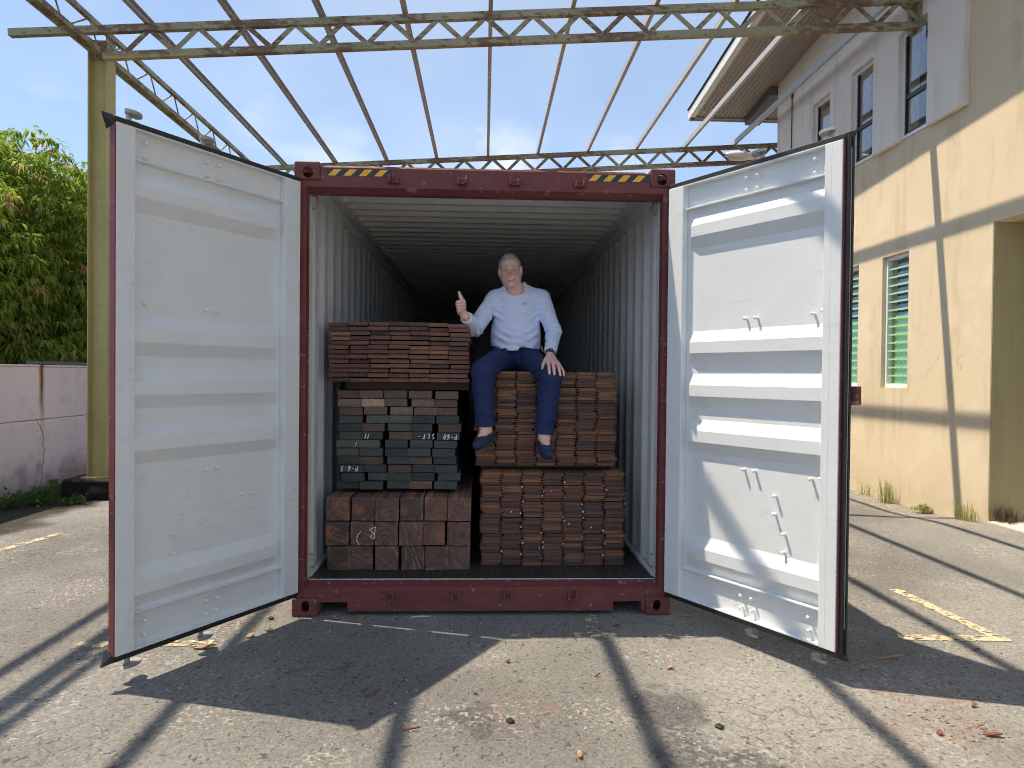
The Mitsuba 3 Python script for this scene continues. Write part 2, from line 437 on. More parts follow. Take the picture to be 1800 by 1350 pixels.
mat('mat_chip', pr(mikit.proc(lambda p, n, uv: mix(c3(0.24, 0.135, 0.075), c3(0.42, 0.29, 0.18), noise(p.x * 60, p.y * 60, p.z * 200))), 0.8, spec=0.25))
mat('mat_chip_dark', pr((0.16, 0.06, 0.035), 0.8))
mat('mat_black_bit', pr((0.015, 0.015, 0.015), 0.6))

# ------------------------------------------------------------------ ground
def axis(lo, hi, step, far):
    a = np.arange(lo, hi + 1e-6, step)
    e = np.geomspace(1, 1 + far, 14) - 1
    return np.r_[lo - e[:0:-1], a, hi + e[1:]]


gx, gy = axis(-9, 9, 0.2, 320), axis(-7, 14, 0.2, 320)
GX, GY = np.meshgrid(gx, gy, indexing='ij')


def sstep(a, b, x):
    t = np.clip((x - a) / (b - a), 0, 1)
    return t * t * (3 - 2 * t)


def gz(x, y):
    """The yard dips gently towards the foot of the building."""
    return -0.10 * sstep(3.6, 5.3, np.asarray(x, float)) * sstep(2.6, 4.0, np.asarray(y, float))


g = grid_mesh(np.stack([GX, GY, gz(GX, GY)], -1))
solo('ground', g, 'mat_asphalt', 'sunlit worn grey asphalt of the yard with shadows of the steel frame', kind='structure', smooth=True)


def ragged(pts, w, seed, cut=0.0):
    """A worn paint line as ragged polygons lying 4 mm above the asphalt."""
    r = np.random.default_rng(seed)
    (x0, y0), (x1, y1) = pts
    L = math.hypot(x1 - x0, y1 - y0)
    d = np.array([(x1 - x0) / L, (y1 - y0) / L])
    s = np.array([-d[1], d[0]])
    n = max(6, int(L / 0.02))
    tt = np.linspace(0, L, n)
    up = [np.array([x0, y0]) + d * t + s * (w / 2 - abs(r.normal(0, 0.006))) for t in tt]
    dn = [np.array([x0, y0]) + d * t - s * (w / 2 - abs(r.normal(0, 0.006))) for t in tt]
    poly = Polygon(up + dn[::-1]).buffer(0)
    holes = []
    for k in range(int(L * (40 + 60 * cut))):
        t = r.uniform(0, L)
        o = np.array([x0, y0]) + d * t + s * r.uniform(-w / 2, w / 2)
        e = Point(*o).buffer(r.uniform(0.004, 0.012 + 0.009 * cut), 3)
        holes.append(affinity.scale(e, r.uniform(0.6, 2.0), r.uniform(0.5, 1.2)))
    poly = poly.difference(unary_union(holes)) if holes else poly
    out = []
    for p_ in getattr(poly, 'geoms', [poly]):
        if p_.area > 6e-5:
            v, f = trimesh.creation.triangulate_polygon(p_, engine='earcut')
            out.append(trimesh.Trimesh(np.c_[v, np.full(len(v), 0.004)], f, process=False))
    return trimesh.util.concatenate(out)


LN = [(((-4.42, 0.2), (-4.03, 2.30)), 0.085, 0.1, 'cream parking line painted on the sunlit asphalt left of the container'),
      (((3.035, 0.52), (3.105, -0.47)), 0.085, 0.3, 'worn cream parking line running away on the right of the yard'),
      (((2.50, -0.40), (3.06, -0.425)), 0.085, 0.35, 'short worn cream cross stroke of the parking line on the right'),
      (((0.69, 0.0), (0.67, -0.33)), 0.075, 1.6, 'almost worn off yellow line in front of the container sill'),
      (((0.55, -0.325), (0.80, -0.345)), 0.07, 0.9, 'small yellow paint remnant at the edge of the container shadow'),
      (((0.16, -0.33), (0.28, -0.335)), 0.05, 1.6, 'tiny yellow paint fleck in front of the middle of the container'),
      (((1.05, -0.35), (1.28, -0.36)), 0.05, 1.5, 'faint yellow paint trace near the right door'),
      (((-2.3, -0.44), (-1.55, -0.42)), 0.08, 1.2, 'faded yellow paint trace under the free edge of the left door')]
for i, (pts, w, cut, lab) in enumerate(LN):
    solo('parking_line', ragged(pts, w * 1.15, 40 + i, cut * 0.7), 'mat_line', lab, kind='structure')

# ------------------------------------------------------------------ boundary wall, left
bw = thing('boundary_wall', 'stained pale pink concrete wall with rust streak and cracks on the left', 'wall')
WX = -5.62
ys = np.arange(-6.1, 16.0, 5.7)
for i in range(len(ys) - 1):
    for z0, z1, x in ((-0.1, 0.925, WX), (0.936, 1.60, WX - 0.004)):
        part(bw, 'panel', bx(x - 0.16, x, ys[i] + 0.003, ys[i + 1] - 0.003, z0, z1, 0.006), 'mat_pink')
part(bw, 'coping', bx(WX - 0.175, WX + 0.006, ys[0], ys[-1], 1.603, 1.625, 0.004), 'mat_pink')
solo('steel_bar', cat_([bx(WX - 0.14, WX - 0.02, 4.3, 7.2, 1.628, 1.633), bx(WX - 0.025, WX - 0.02, 4.3, 7.2, 1.634, 1.675)]), 'mat_roof_dark', 'dark rusty steel angle bar lying along the top of the pink wall', 'steel bar')

# ------------------------------------------------------------------ building, right
BX = 5.5
ob = thing('office_building', 'two storey building with yellow plaster below and off white upper wall, tall narrow windows', 'building')
lowwin = [(4.31, 4.90), (5.50, 6.09), (6.69, 7.28)]
upwin = [(3.905, 4.495), (5.087, 5.662), (6.297, 6.869)]
yz = sbox(-6, -0.4, 8.25, 8.6)
yz = yz.difference(sbox(-1.5, -1, 2.84, 3.27))
for a, b in lowwin:
    yz = yz.difference(sbox(a, 1.435, b, 3.23))
for a, b in upwin:
    yz = yz.difference(sbox(a, 4.712, b, 6.10))
part(ob, 'lower_wall', frame(extr(yz, 0.22), (0, 1, 0), (0, 0, 1), (1, 0, 0), (BX, 0, 0)), 'mat_plaster_y', label='yellow plaster wall with hairline cracks and shadow lines')
wz = sbox(3.25, 4.70, 8.25, 8.0)
for a, b in upwin:
    wz = wz.difference(sbox(a, 4.6, b, 6.10))
part(ob, 'upper_wall', frame(extr(wz, 0.068), (0, 1, 0), (0, 0, 1), (1, 0, 0), (BX - 0.07, 0, 0)), 'mat_plaster_w', label='off white shaded upper wall')
part(ob, 'end_wall', bx(BX + 0.223, BX + 7, 8.07, 8.25, -0.4, 8.0), 'mat_plaster_w')
part(ob, 'room_wall', cat_([bx(BX + 1.6, BX + 1.65, 3.0, 8.1, 0, 8), bx(BX + 0.23, BX + 1.6, 3.0, 8.1, 3.75, 3.95), bx(BX + 0.23, BX + 1.6, 3.0, 3.05, 0, 8), bx(BX + 0.23, BX + 1.6, 8.0, 8.05, 0, 8), bx(BX + 0.23, BX + 1.6, 3.05, 8, 6.9, 7.0)]), 'mat_room')
# porch behind the opening
part(ob, 'porch_jamb', cat_([bx(BX + 0.004, BX + 0.222, 2.828, 2.8385, -0.4, 3.268), bx(BX + 0.223, BX + 2.6, 2.828, 2.98, -0.4, 3.6)]), 'mat_plaster_o', label='olive stained side wall of the entrance recess, shade painted into its colour')
part(ob, 'porch_ceiling', bx(BX + 0.223, BX + 2.6, -1.5, 2.826, 3.27, 3.4), 'mat_plaster_o')
part(ob, 'porch_back', bx(BX + 2.603, BX + 2.75, -1.5, 2.98, -0.4, 3.6), 'mat_plaster_o')
part(ob, 'step', bx(BX - 0.02, BX + 2.6, -1.5, 2.825, -0.2, 0.02, 0.01), 'mat_concrete', label='pale concrete step at the entrance')
part(ob, 'downpipe', cat_([tube((BX - 0.085, 7.62, 4.4), (BX - 0.085, 7.62, 6.55), 0.009), tube((BX - 0.09, 7.62, 6.52), (BX - 0.10, 7.56, 6.66), 0.02)]), 'mat_bearer', smooth=40)
for (a, b) in upwin:
    w = numbered(f'{ob}__window')
    z0, z1, fx = 4.716, 6.095, BX - 0.012
    part(w, 'frame', cat_([bx(fx, fx + 0.06, a + 0.002, a + 0.045, z0, z1), bx(fx, fx + 0.06, b - 0.045, b - 0.002, z0, z1), bx(fx, fx + 0.06, a + 0.046, b - 0.046, z1 - 0.045, z1), bx(fx, fx + 0.06, a + 0.046, b - 0.046, z0, z0 + 0.04)]), 'mat_alu')
    part(w, 'sash', cat_([bx(fx + 0.012, fx + 0.05, a + 0.046, a + 0.066, z0 + 0.041, z1 - 0.046), bx(fx + 0.012, fx + 0.05, b - 0.066, b - 0.046, z0 + 0.041, z1 - 0.046), bx(fx + 0.012, fx + 0.05, a + 0.076, b - 0.076, z0 + 0.50, z0 + 0.56), bx(fx + 0.012, fx + 0.05, a + 0.076, b - 0.076, z0 + 0.041, z0 + 0.07)]), 'mat_dark_frame')
    for q0, q1 in ((z0 + 0.071, z0 + 0.499), (z0 + 0.561, z1 - 0.047)):
        part(w, 'pane', grid_mesh(np.array([[(fx + 0.03, yy, zz) for zz in (q0, q1)] for yy in (a + 0.076, b - 0.076)])), 'mat_glass')
for (a, b) in lowwin:
    w = numbered(f'{ob}__louvre_window')
    z0, z1, fx = 1.437, 3.228, BX + 0.052
    part(w, 'frame', cat_([bx(fx, fx + 0.07, a + 0.002, a + 0.045, z0, z1), bx(fx, fx + 0.07, b - 0.045, b - 0.002, z0, z1), bx(fx, fx + 0.07, a + 0.046, b - 0.046, z1 - 0.05, z1), bx(fx, fx + 0.07, a + 0.046, b - 0.046, z0, z0 + 0.05)]), 'mat_alu')
    n = 15
    for k in range(n):
        zz = z0 + 0.055 + (z1 - z0 - 0.11) * (k + 0.5) / n
        h = (z1 - z0 - 0.11) / n * 0.55
        part(w, 'slat', grid_mesh(np.array([[(fx + 0.045 - 0.02, yy, zz - h), (fx + 0.045 + 0.02, yy, zz + h)] for yy in (a + 0.05, b - 0.05)])), 'mat_glass')
        part(w, 'slat_edge', bx(fx + 0.018, fx + 0.024, a + 0.05, b - 0.05, zz - h - 0.010, zz - h + 0.012), 'mat_blade')
    yy = np.linspace(a + 0.05, b - 0.05, 40)
    zz = np.array([z0 + 0.05, z0 + 0.5, z0 + 0.92, z0 + 1.0])
    Y, Z = np.meshgrid(yy, zz, indexing='ij')
    part(w, 'curtain', grid_mesh(np.stack([fx + 0.10 + 0.004 * np.sin(Y * 60) * (1.2 - (Z - z0)), Y, Z + 0.02 * np.sin(Y * 17)], -1)), 'mat_blind', smooth=True, label='bright green cloth behind the lower half of the louvres')

RX0, RX1, RY0, RY1 = 4.15, 12.0, -4.0, 9.65


def rz(y):
    return 7.0 + 0.085 * (8.33 - y)


rf = f'{ob}__roof'
xs, prof = [], []
for x in np.arange(RX0 + 0.12, RX1, 0.085):
    xs += [x, x + 0.062, x + 0.064, x + 0.083]
    prof += [0, 0, 0.011, 0.011]
P = np.array([[(x, y, rz(y) + h) for y in (RY0, 2.0, RY1 - 0.1)] for x, h in zip(xs, prof)])
part(rf, 'soffit', grid_mesh(P), 'mat_soffit', label='brown ribbed soffit lining under the eaves')
P = np.array([[(x, y, rz(y) + 0.16) for y in (RY0, RY1)] for x in (RX0 - 0.03, RX1)])
part(rf, 'sheet', grid_mesh(P), 'mat_roof_dark')


def slope_board(x0, x1, zlo, zhi, y0, y1):
    v = [(x, y, rz(y) + z) for x in (x0, x1) for y in (y0, y1) for z in (zlo, zhi)]
    return tm(m3.Manifold.hull_points(np.array(v)))


part(rf, 'fascia', slope_board(RX0, RX0 + 0.03, -0.035, 0.13, RY0, RY1), 'mat_fascia', label='pale fascia board along the eaves')
part(rf, 'eaves_strip', slope_board(RX0 + 0.031, RX0 + 0.119, -0.02, 0.015, RY0, RY1 - 0.1), 'mat_fascia')
part(rf, 'fascia', bx(RX0 + 0.031, RX1, RY1 - 0.03, RY1, rz(RY1) - 0.05, rz(RY1) + 0.13), 'mat_zinc_dull')
part(rf, 'end_beam', slope_board(BX - 0.20, BX + 0.10, -0.16, -0.005, 8.27, RY1 - 0.11), 'mat_roof_dark')
part(rf, 'end_strip', bx(RX0 + 0.12, RX1, RY1 - 0.10, RY1 - 0.031, rz(RY1) - 0.03, rz(RY1) + 0.012), 'mat_zinc_dull')

# ------------------------------------------------------------------ steel canopy frame
cf = thing('canopy_frame', 'rusty olive green open steel canopy frame without roof sheets over the container', 'canopy frame')


def tz(x):
    return 5.975 + 0.0675 * x


def truss(y, left=-5.72, right=5.42, phase=0.0):
    t = numbered(f'{cf}__truss')
    hw = 0.085
    part(t, 'top_chord', bar((left, y, tz(left)), (right, y, tz(right)), 0.075, hw), 'mat_olive')
    part(t, 'bottom_chord', bar((-4.62, y, tz(-4.62) - 0.32), (right, y, tz(right) - 0.32), 0.075, hw), 'mat_olive')
    x = -4.36 + phase
    pitch = 0.578
    shapes = 0
    while x < right - 0.35:
        for s in (0, 1):
            xa, xb = x + s * pitch / 2, x + (s + 1) * pitch / 2
            lo, hi = tz(xa) - 0.275, tz(xb) - 0.045
            if s == 1:
                lo, hi = tz(xa) - 0.045, tz(xb) - 0.275
            m = bar((xa + 0.022, y + 0.008 * (1 if s else -1), lo), (xb - 0.022, y + 0.008 * (1 if s else -1), hi), 0.012, 0.042, up=(0, 1, 0))
            # angle section: a flat leg facing the yard plus a thin standing leg behind
            a, b = np.array((xa + 0.022, y, lo)), np.array((xb - 0.022, y, hi))
            d = (b - a) / np.linalg.norm(b - a)
            nrm = np.array((-d[2], 0, d[0]))
            m1 = bar(a + (0, -0.018, 0), b + (0, -0.018, 0), 0.060, 0.005, up=(0, 1, 0))
            m2 = bar(a + nrm * 0.028 + (0, 0.004, 0), b + nrm * 0.028 + (0, 0.004, 0), 0.004, 0.038, up=(0, 1, 0))
            part(t, 'diagonal', cat_([m1, m2]), 'mat_olive')
        x += pitch
    part(t, 'end_plate', cat_([bx(right + 0.001, right + 0.01, y - 0.09, y + 0.09, tz(right) - 0.42, tz(right) + 0.08), bx(right - 0.05, right, y + 0.045, y + 0.12, tz(right) - 0.40, tz(right) + 0.06)]), 'mat_olive')
    return t


for y, ph in ((4.1, 0.0), (9.65, 0.15), (-1.55, 0.1)):
    truss(y, phase=ph, right=7.2 if y > 9 else 5.42)


def cpurlin(x, y0, y1):
    """Galvanised lipped channel lying on the trusses."""
    zb = tz(x) + 0.046
    c = [(0, 0), (0.052, 0), (0.052, 0.004), (0.004, 0.004), (0.004, 0.088), (0.052, 0.088), (0.052, 0.092), (0, 0.092)]
    m = frame(extr(Polygon(c), y1 - y0), (1, 0, 0), (0, 0, 1), (0, 1, 0), (x - 0.022, y0, zb))
    v = np.asarray(m.vertices)
    m.vertices = v + np.where(v[:, 1:2] > y0 + 1, rng.normal(0, 0.02), rng.normal(0, 0.02)) * np.array([1.0, 0, 0])
    return m


for k in range(-5, 6):
    part(cf, 'purlin', cpurlin(0.02 + 1.03 * k, -5.2, 10.0), 'mat_purlin')
    if k % 1 == 0:
        for y in (4.1, 9.65):
            pass
GXX = -4.75
gd = f'{cf}__girder'
part(gd, 'upper_chord', bar((GXX, -5.2, 5.770), (GXX, 9.6, 5.770), 0.055, 0.06), 'mat_olive')
part(gd, 'lower_chord', cat_([bar((GXX + 0.02, -5.2, 5.405), (GXX + 0.02, 9.6, 5.405), 0.10, 0.008), bar((GXX + 0.066, -5.2, 5.439), (GXX + 0.066, 9.6, 5.439), 0.008, 0.058), bar((GXX - 0.026, -5.2, 5.439), (GXX - 0.026, 9.6, 5.439), 0.008, 0.058)]), 'mat_olive')
yy = -4.6
while yy < 9.2:
    part(gd, 'rod', tube((GXX, yy, 5.43), (GXX, yy + 0.46, 5.745), 0.011, 6), 'mat_olive')
    part(gd, 'rod', tube((GXX, yy + 0.50, 5.745), (GXX, yy + 0.72, 5.43), 0.011, 6), 'mat_olive')
    yy += 0.74


def column(y, zt=5.62):
    x, h = -4.74, 0.115
    c = numbered(f'{cf}__column')
    m = [bx(x - h, x - h + 0.012, y - 0.10, y + 0.10, 0.26, zt), bx(x + h - 0.012, x + h, y - 0.10, y + 0.10, 0.26, zt), bx(x - h + 0.0125, x + h - 0.0125, y - 0.005, y + 0.005, 0.26, zt)]
    part(c, 'shaft', cat_(m), 'mat_olive')
    part(c, 'base_plate', bx(x - 0.16, x + 0.16, y - 0.15, y + 0.15, 0.247, 0.2597), 'mat_olive')
    b = bx(x - 0.33, x + 0.33, y - 0.27, y + 0.33, -0.1, 0.246, 0.02)
    v = b.subdivide().subdivide().subdivide()
    v.vertices += 0.012 * (meshkit.noise(v.vertices * 9, 3)[:, None] - 0.5) * np.array([1, 1, 0.3])
    part(c, 'plinth', v, 'mat_mossy', smooth=35, label='black mossy concrete plinth under the column')


column(4.28)
column(9.8)
column(-1.4)

# ------------------------------------------------------------------ lamps
def lamp_head(L=0.62):
    """A cobra head luminaire pointing along -x, its neck at the origin."""
    xs_ = np.linspace(0, 1, 24)
    rings = []
    for t in xs_:
        w = 0.03 + 0.10 * math.sin(math.pi * min(1, max(0, (t - 0.18) / 0.82)) ** 0.8) ** 0.7 if t > 0.18 else 0.03
        hgt = 0.028 + 0.055 * math.sin(math.pi * min(1, max(0, (t - 0.15) / 0.85))) ** 0.7 if t > 0.15 else 0.028
        a = np.linspace(0, 2 * np.pi, 20, endpoint=False)
        ca, sa = np.cos(a), np.sin(a)
        z = np.where(sa > 0, sa * hgt, sa * hgt * 0.75)
        rings.append(np.stack([np.full(20, -t * L), ca * w, z + 0.035 * t], 1))
    P = np.array(rings)
    P = np.concatenate([P, P[:, :1]], 1)
    return grid_mesh(P)


def street_lamp(label, o, post):
    t = thing('street_lamp', label, 'street lamp')
    o = np.array(o, float)
    h = lamp_head()
    h.apply_translation(o)
    part(t, 'head', h, 'mat_lamp', smooth=50)
    ln = trimesh.creation.icosphere(2, 1.0)
    ln.vertices = ln.vertices * [0.19, 0.085, 0.035] + o + [-0.38, 0, -0.022]
    part(t, 'lens', ln, 'mat_lens', smooth=True)
    return t, o


t, o = street_lamp('grey street lamp head on an arm from the building above the right door', (4.80, 7.5, 5.42), None)
part(t, 'arm', cat_([tube(o, (5.28, 7.52, 5.36), 0.028), tube((5.28, 7.52, 5.36), (5.428, 7.52, 5.36), 0.028)]), 'mat_lamp', smooth=40)
part(t, 'bracket', bx(5.40, 5.429, 7.44, 7.60, 5.25, 5.47, 0.005), 'mat_lamp')
t, o = street_lamp('distant lamp half hidden between the olive column and the left door', (-6.75, 9.5, 6.14), None)
part(t, 'arm', tube(o, (-6.35, 9.5, 6.10), 0.03), 'mat_lamp', smooth=40)
part(t, 'post', tube((-6.35, 9.5, 0.0), (-6.35, 9.5, 6.12), 0.05), 'mat_zinc_dull', smooth=40)

# ------------------------------------------------------------------ vegetation
mat('mat_bark', pr((0.10, 0.075, 0.055), 0.9, spec=0.2))


def leafmat(name, a, b, trans):
    mat(name, {'type': 'principledthin', 'base_color': mikit.proc(lambda p, n, uv, a=a, b=b: mix(c3(*a), c3(*b), noise(p.x * 7, p.y * 7, p.z * 7))), 'roughness': 0.42, 'diff_trans': trans, 'spec_trans': 0.0, 'eta': 1.4}, two=False)


leafmat('mat_leaf', (0.17, 0.29, 0.045), (0.36, 0.46, 0.095), 1.05)
leafmat('mat_leaf_young', (0.62, 0.42, 0.20), (0.66, 0.36, 0.24), 1.1)
leafmat('mat_leaf_lime', (0.40, 0.42, 0.10), (0.52, 0.48, 0.16), 1.0)
leafmat('mat_weed', (0.05, 0.12, 0.03), (0.12, 0.20, 0.05), 0.8)
leafmat('mat_grass', (0.20, 0.26, 0.06), (0.38, 0.38, 0.13), 0.8)


def leaf_cluster_verts(r, o, outdir, n, L, droop):
    """n drooping lance shaped leaves hanging from o; 4 triangles each, folded along the midrib."""
    V, F = [], []
    for k in range(n):
        a = r.uniform(0, 2 * np.pi)
        d = np.array([math.cos(a), math.sin(a), r.uniform(-1.3, 0.35) - droop]) + outdir * 0.7
        d /= np.linalg.norm(d)
        s = np.cross(d, [0, 0, 1.0]) + r.normal(0, 0.15, 3)
        s /= np.linalg.norm(s)
        nn = np.cross(s, d)
        l, w = L * r.uniform(0.7, 1.2), L * r.uniform(0.12, 0.17)
        p0 = o + d * 0.02
        p1 = p0 + d * l * 0.45 + [0, 0, 0.01]
        p2 = p0 + d * l + np.array([0, 0, -0.25 * l])
        V += [p0, p1 + s * w + nn * w * 0.35, p1, p1 - s * w + nn * w * 0.35, p2]
        b = 5 * k
        F += [(b, b + 1, b + 2), (b, b + 2, b + 3), (b + 1, b + 4, b + 2), (b + 2, b + 4, b + 3)]
    return np.array(V), np.array(F)


def tree(name, label, base, lumps, n, seed, L=0.21, young=0, lime=0, trunk_h=2.0, group=None):
    r = np.random.default_rng(seed)
    t = thing(name, label, 'tree', group)
    base = np.array(base, float)
    top = base + [0.1, 0, trunk_h]
    limbs = [tube(base - [0, 0, 0.2], top, 0.17, 9, 0.11)]
    V, F, VY, FY, VL, FL = [], [], [], [], [], []
    cnt = {'g': 0, 'y': 0, 'l': 0}
    for c, rad in lumps:
        c = np.array(c, float)
        mid = (top + c) / 2 + r.normal(0, 0.15, 3)
        limbs += [tube(top, mid, 0.075, 7, 0.05), tube(mid, c, 0.05, 7, 0.02)]
        for q in range(5):
            e = c + r.normal(0, 0.5, 3) * rad
            limbs.append(tube(c, e, 0.022, 5, 0.008))
    rads = np.array([np.prod(rad) ** 0.67 if np.ndim(rad) else rad ** 2 for _, rad in lumps])
    pick = r.choice(len(lumps), n, p=rads / rads.sum())
    for k in pick:
        c, rad = np.array(lumps[k][0], float), np.array(lumps[k][1], float)
        d = r.normal(0, 1, 3)
        d /= np.linalg.norm(d)
        rr = r.uniform(0.25, 1.0) ** 0.45
        # broken outline: the shell goes in and out with noise, and holes open in it
        wob = 0.72 + 0.55 * float(meshkit.noise((c + d * rad) * 1.6, 5))
        o = c + d * rad * rr * wob
        if float(meshkit.noise(o * 2.1, 9)) < 0.30 or o[2] < 1.0:
            continue
        v, f = leaf_cluster_verts(r, o, d * 0.5, r.integers(6, 10), L, 0.45)
        u = float(meshkit.noise(o * 2.6, 33)) * 0.5 + r.uniform() * 0.5 - 0.20
        sun = rr > 0.70 and float(meshkit.noise(o * 1.3, 21)) > 0.46
        if sun and u < young:
            VY.append(v), FY.append(f + cnt['y'])
            cnt['y'] += len(v)
        elif sun and u < young + lime:
            VL.append(v), FL.append(f + cnt['l'])
            cnt['l'] += len(v)
        else:
            V.append(v), F.append(f + cnt['g'])
            cnt['g'] += len(v)
    part(t, 'trunk', cat_(limbs), 'mat_bark', smooth=60)
    part(t, 'crown', (np.vstack(V), np.vstack(F)), 'mat_leaf')
    if VY:
        part(t, 'young_leaves', (np.vstack(VY), np.vstack(FY)), 'mat_leaf_young', label='tufts of salmon coloured young leaves')
    if VL:
        part(t, 'lime_leaves', (np.vstack(VL), np.vstack(FL)), 'mat_leaf_lime', label='tufts of yellow green young leaves')
    return t


tree('broadleaf_tree', 'dense leafy green tree with salmon young leaves behind the pink wall', (-8.3, 5.6, 0),
     [((-8.3, 5.4, 3.5), (1.9, 1.8, 1.9)), ((-7.3, 5.0, 2.7), (1.35, 1.5, 1.3)), ((-7.2, 6.6, 3.4), (1.5, 1.6, 1.7)), ((-9.2, 4.6, 4.0), (1.6, 1.6, 1.7)), ((-8.9, 6.8, 4.3), (1.6, 1.6, 1.5)), ((-7.6, 4.1, 2.4), (1.2, 1.2, 1.1)), ((-6.9, 7.9, 3.2), (1.4, 1.5, 1.7)), ((-7.0, 6.0, 1.9), (1.0, 1.6, 0.8))],
     19000, 3, L=0.15, young=0.05, lime=0.12)
tree('broadleaf_tree', 'darker tree standing farther back behind the first green tree', (-10.5, 10.0, 0),
     [((-10.2, 9.6, 3.4), (2.2, 2.0, 2.2)), ((-8.4, 10.2, 3.0), (1.9, 1.8, 2.0)), ((-12.0, 9.0, 3.6), (2.0, 2.0, 2.2)), ((-7.2, 10.6, 2.6), (1.5, 1.5, 1.7))], 3600, 5, L=0.25, lime=0.03)


def grass_tuft(o, h, n, seed, spread, lab, m='mat_grass', group=None):
    r = np.random.default_rng(seed)
    V, F = [], []
    for k in range(n):
        a, l = r.uniform(0, 2 * np.pi), h * r.uniform(0.35, 1.0)
        lean = r.uniform(0.05, 0.55)
        p0 = np.array(o) + [r.normal(0, spread), r.normal(0, spread), -0.01]
        d = np.array([math.cos(a), math.sin(a), 0])
        s = np.array([-d[1], d[0], 0]) * 0.004
        pts = [p0 + d * l * lean * t ** 1.8 + np.array([0, 0, l * (t - 0.25 * lean * t * t)]) for t in (0, 0.4, 0.75, 1.0)]
        b = len(V)
        V += [pts[0] - s, pts[0] + s, pts[1] - s, pts[1] + s, pts[2] - s * 0.7, pts[2] + s * 0.7, pts[3]]
        F += [(b, b + 1, b + 3), (b, b + 3, b + 2), (b + 2, b + 3, b + 5), (b + 2, b + 5, b + 4), (b + 4, b + 5, b + 6)]
    solo('grass_tuft', (np.array(V), np.array(F)), m, lab, 'grass tuft', group)


grass_tuft((5.40, 4.5, -0.10), 0.42, 55, 1, 0.05, 'tall yellow green grass tuft at the foot of the yellow wall by the right door')
grass_tuft((5.42, 5.1, -0.10), 0.24, 22, 6, 0.06, 'thin dry grass tuft farthest back at the foot of the yellow wall')
grass_tuft((5.40, 2.98, -0.04), 0.30, 34, 2, 0.04, 'green grass tuft at the corner of the entrance recess')
grass_tuft((5.41, 3.16, -0.06), 0.34, 22, 4, 0.03, 'sparse long bladed grass beside the entrance corner')
grass_tuft((5.64, 2.76, 0.02), 0.22, 110, 8, 0.06, 'dark brown dry grass in the shaded entrance recess', 'mat_bark')


def weed(o, rad, n, seed, lab, group=None, m='mat_weed', L=0.06):
    r = np.random.default_rng(seed)
    V, F, c = [], [], 0
    for k in range(n):
        q = np.array(o) + [r.normal(0, rad), r.normal(0, rad), abs(r.normal(0, rad * 0.45)) + 0.015]
        v, f = leaf_cluster_verts(r, q, np.array([0, 0, 0.9]), 6, L, -0.5)
        V.append(v), F.append(f + c)
        c += len(v)
        b_ = np.array([[o[0], o[1], o[2]], [o[0] + 0.003, o[1], o[2]], q + [0, 0, 0.004]])
        V.append(b_), F.append(np.array([[0, 1, 2]]) + c)
        c += 3
    solo('weed', (np.vstack(V), np.vstack(F)), m, lab, 'weed', group)


weed((5.41, 3.80, -0.09), 0.05, 40, 1, 'small bright green leafy weed at the foot of the yellow wall', None, 'mat_grass', 0.05)
WL = ['leafy weeds at the left edge of the picture, at the foot of the pink wall', 'second clump of leafy weeds from the left edge along the pink wall', 'largest clump of weeds, just left of the black column plinth', 'weeds half behind the black column plinth at the pink wall', 'small weed clump standing out from the wall in front of the rust streak', 'tiny weed with pale leaf right in front of the black plinth', 'weeds outside the left picture edge along the pink wall']
for i, (x, y, rd, n) in enumerate([(-5.42, 2.9, 0.12, 60), (-5.40, 3.45, 0.14, 90), (-5.30, 3.95, 0.12, 90), (-5.36, 4.6, 0.12, 70), (-5.12, 3.70, 0.09, 40), (-4.78, 3.78, 0.06, 26), (-5.40, 2.3, 0.12, 60)]):
    weed((x, y, 0), rd, n, 20 + i, WL[i], 'weeds along the foot of the pink wall')

# ------------------------------------------------------------------ shipping container
sc = thing('shipping_container', 'open maroon shipping container with white doors swung wide and timber packs inside', 'shipping container')
W, H, LEN = 1.219, 2.896, 12.19


def stadium(w, h, n=10):
    """Outline of an oval hole w wide and h tall, centred."""
    r = min(w, h) / 2
    a, b = w / 2 - r, h / 2 - r
    return LineString([(-a, -b), (a, b)]).buffer(r, n) if (a > 1e-6 or b > 1e-6) else Point(0, 0).buffer(r, n)


def prism(poly, depth):
    return m3.CrossSection([np.array(poly.exterior.coords[:-1])], m3.FillRule.NonZero).extrude(depth)


def corner_casting(sx, y0, top, far=False):
    w, l, h, r = 0.162, 0.178, 0.118, 0.012
    s = [m3.Manifold.sphere(r, 16).translate((x, y, z)) for x in (r, w - r) for y in (r, l - r) for z in (r, h - r)]
    b = m3.Manifold.batch_hull(s)
    b -= m3.Manifold.cube((w - 0.05, l - 0.05, h - 0.05)).translate((0.025, 0.025, 0.025))
    fw, fh = (0.066, 0.074) if top else (0.050, 0.072)
    fz = 0.048 if top else 0.066
    hole = prism(stadium(fw, fh), 0.08)
    b -= hole.rotate((90, 0, 0)).translate((0.088, 0.05, fz))
    b -= prism(stadium(fw, 0.085), 0.08).rotate((90, 0, 90)).translate((-0.02, 0.089, fz))
    b -= prism(stadium(0.124, 0.062), 0.05).rotate((0, 0, 90)).translate((0.08, 0.089, 0.09 if top else -0.02))
    m = tm(b)
    ex = (1, 0, 0) if sx < 0 else (-1, 0, 0)
    ey = (0, -1, 0) if far else (0, 1, 0)
    return frame(m, ex, ey, (0, 0, 1), (sx * W, y0, H - 0.118 if top else 0.0))


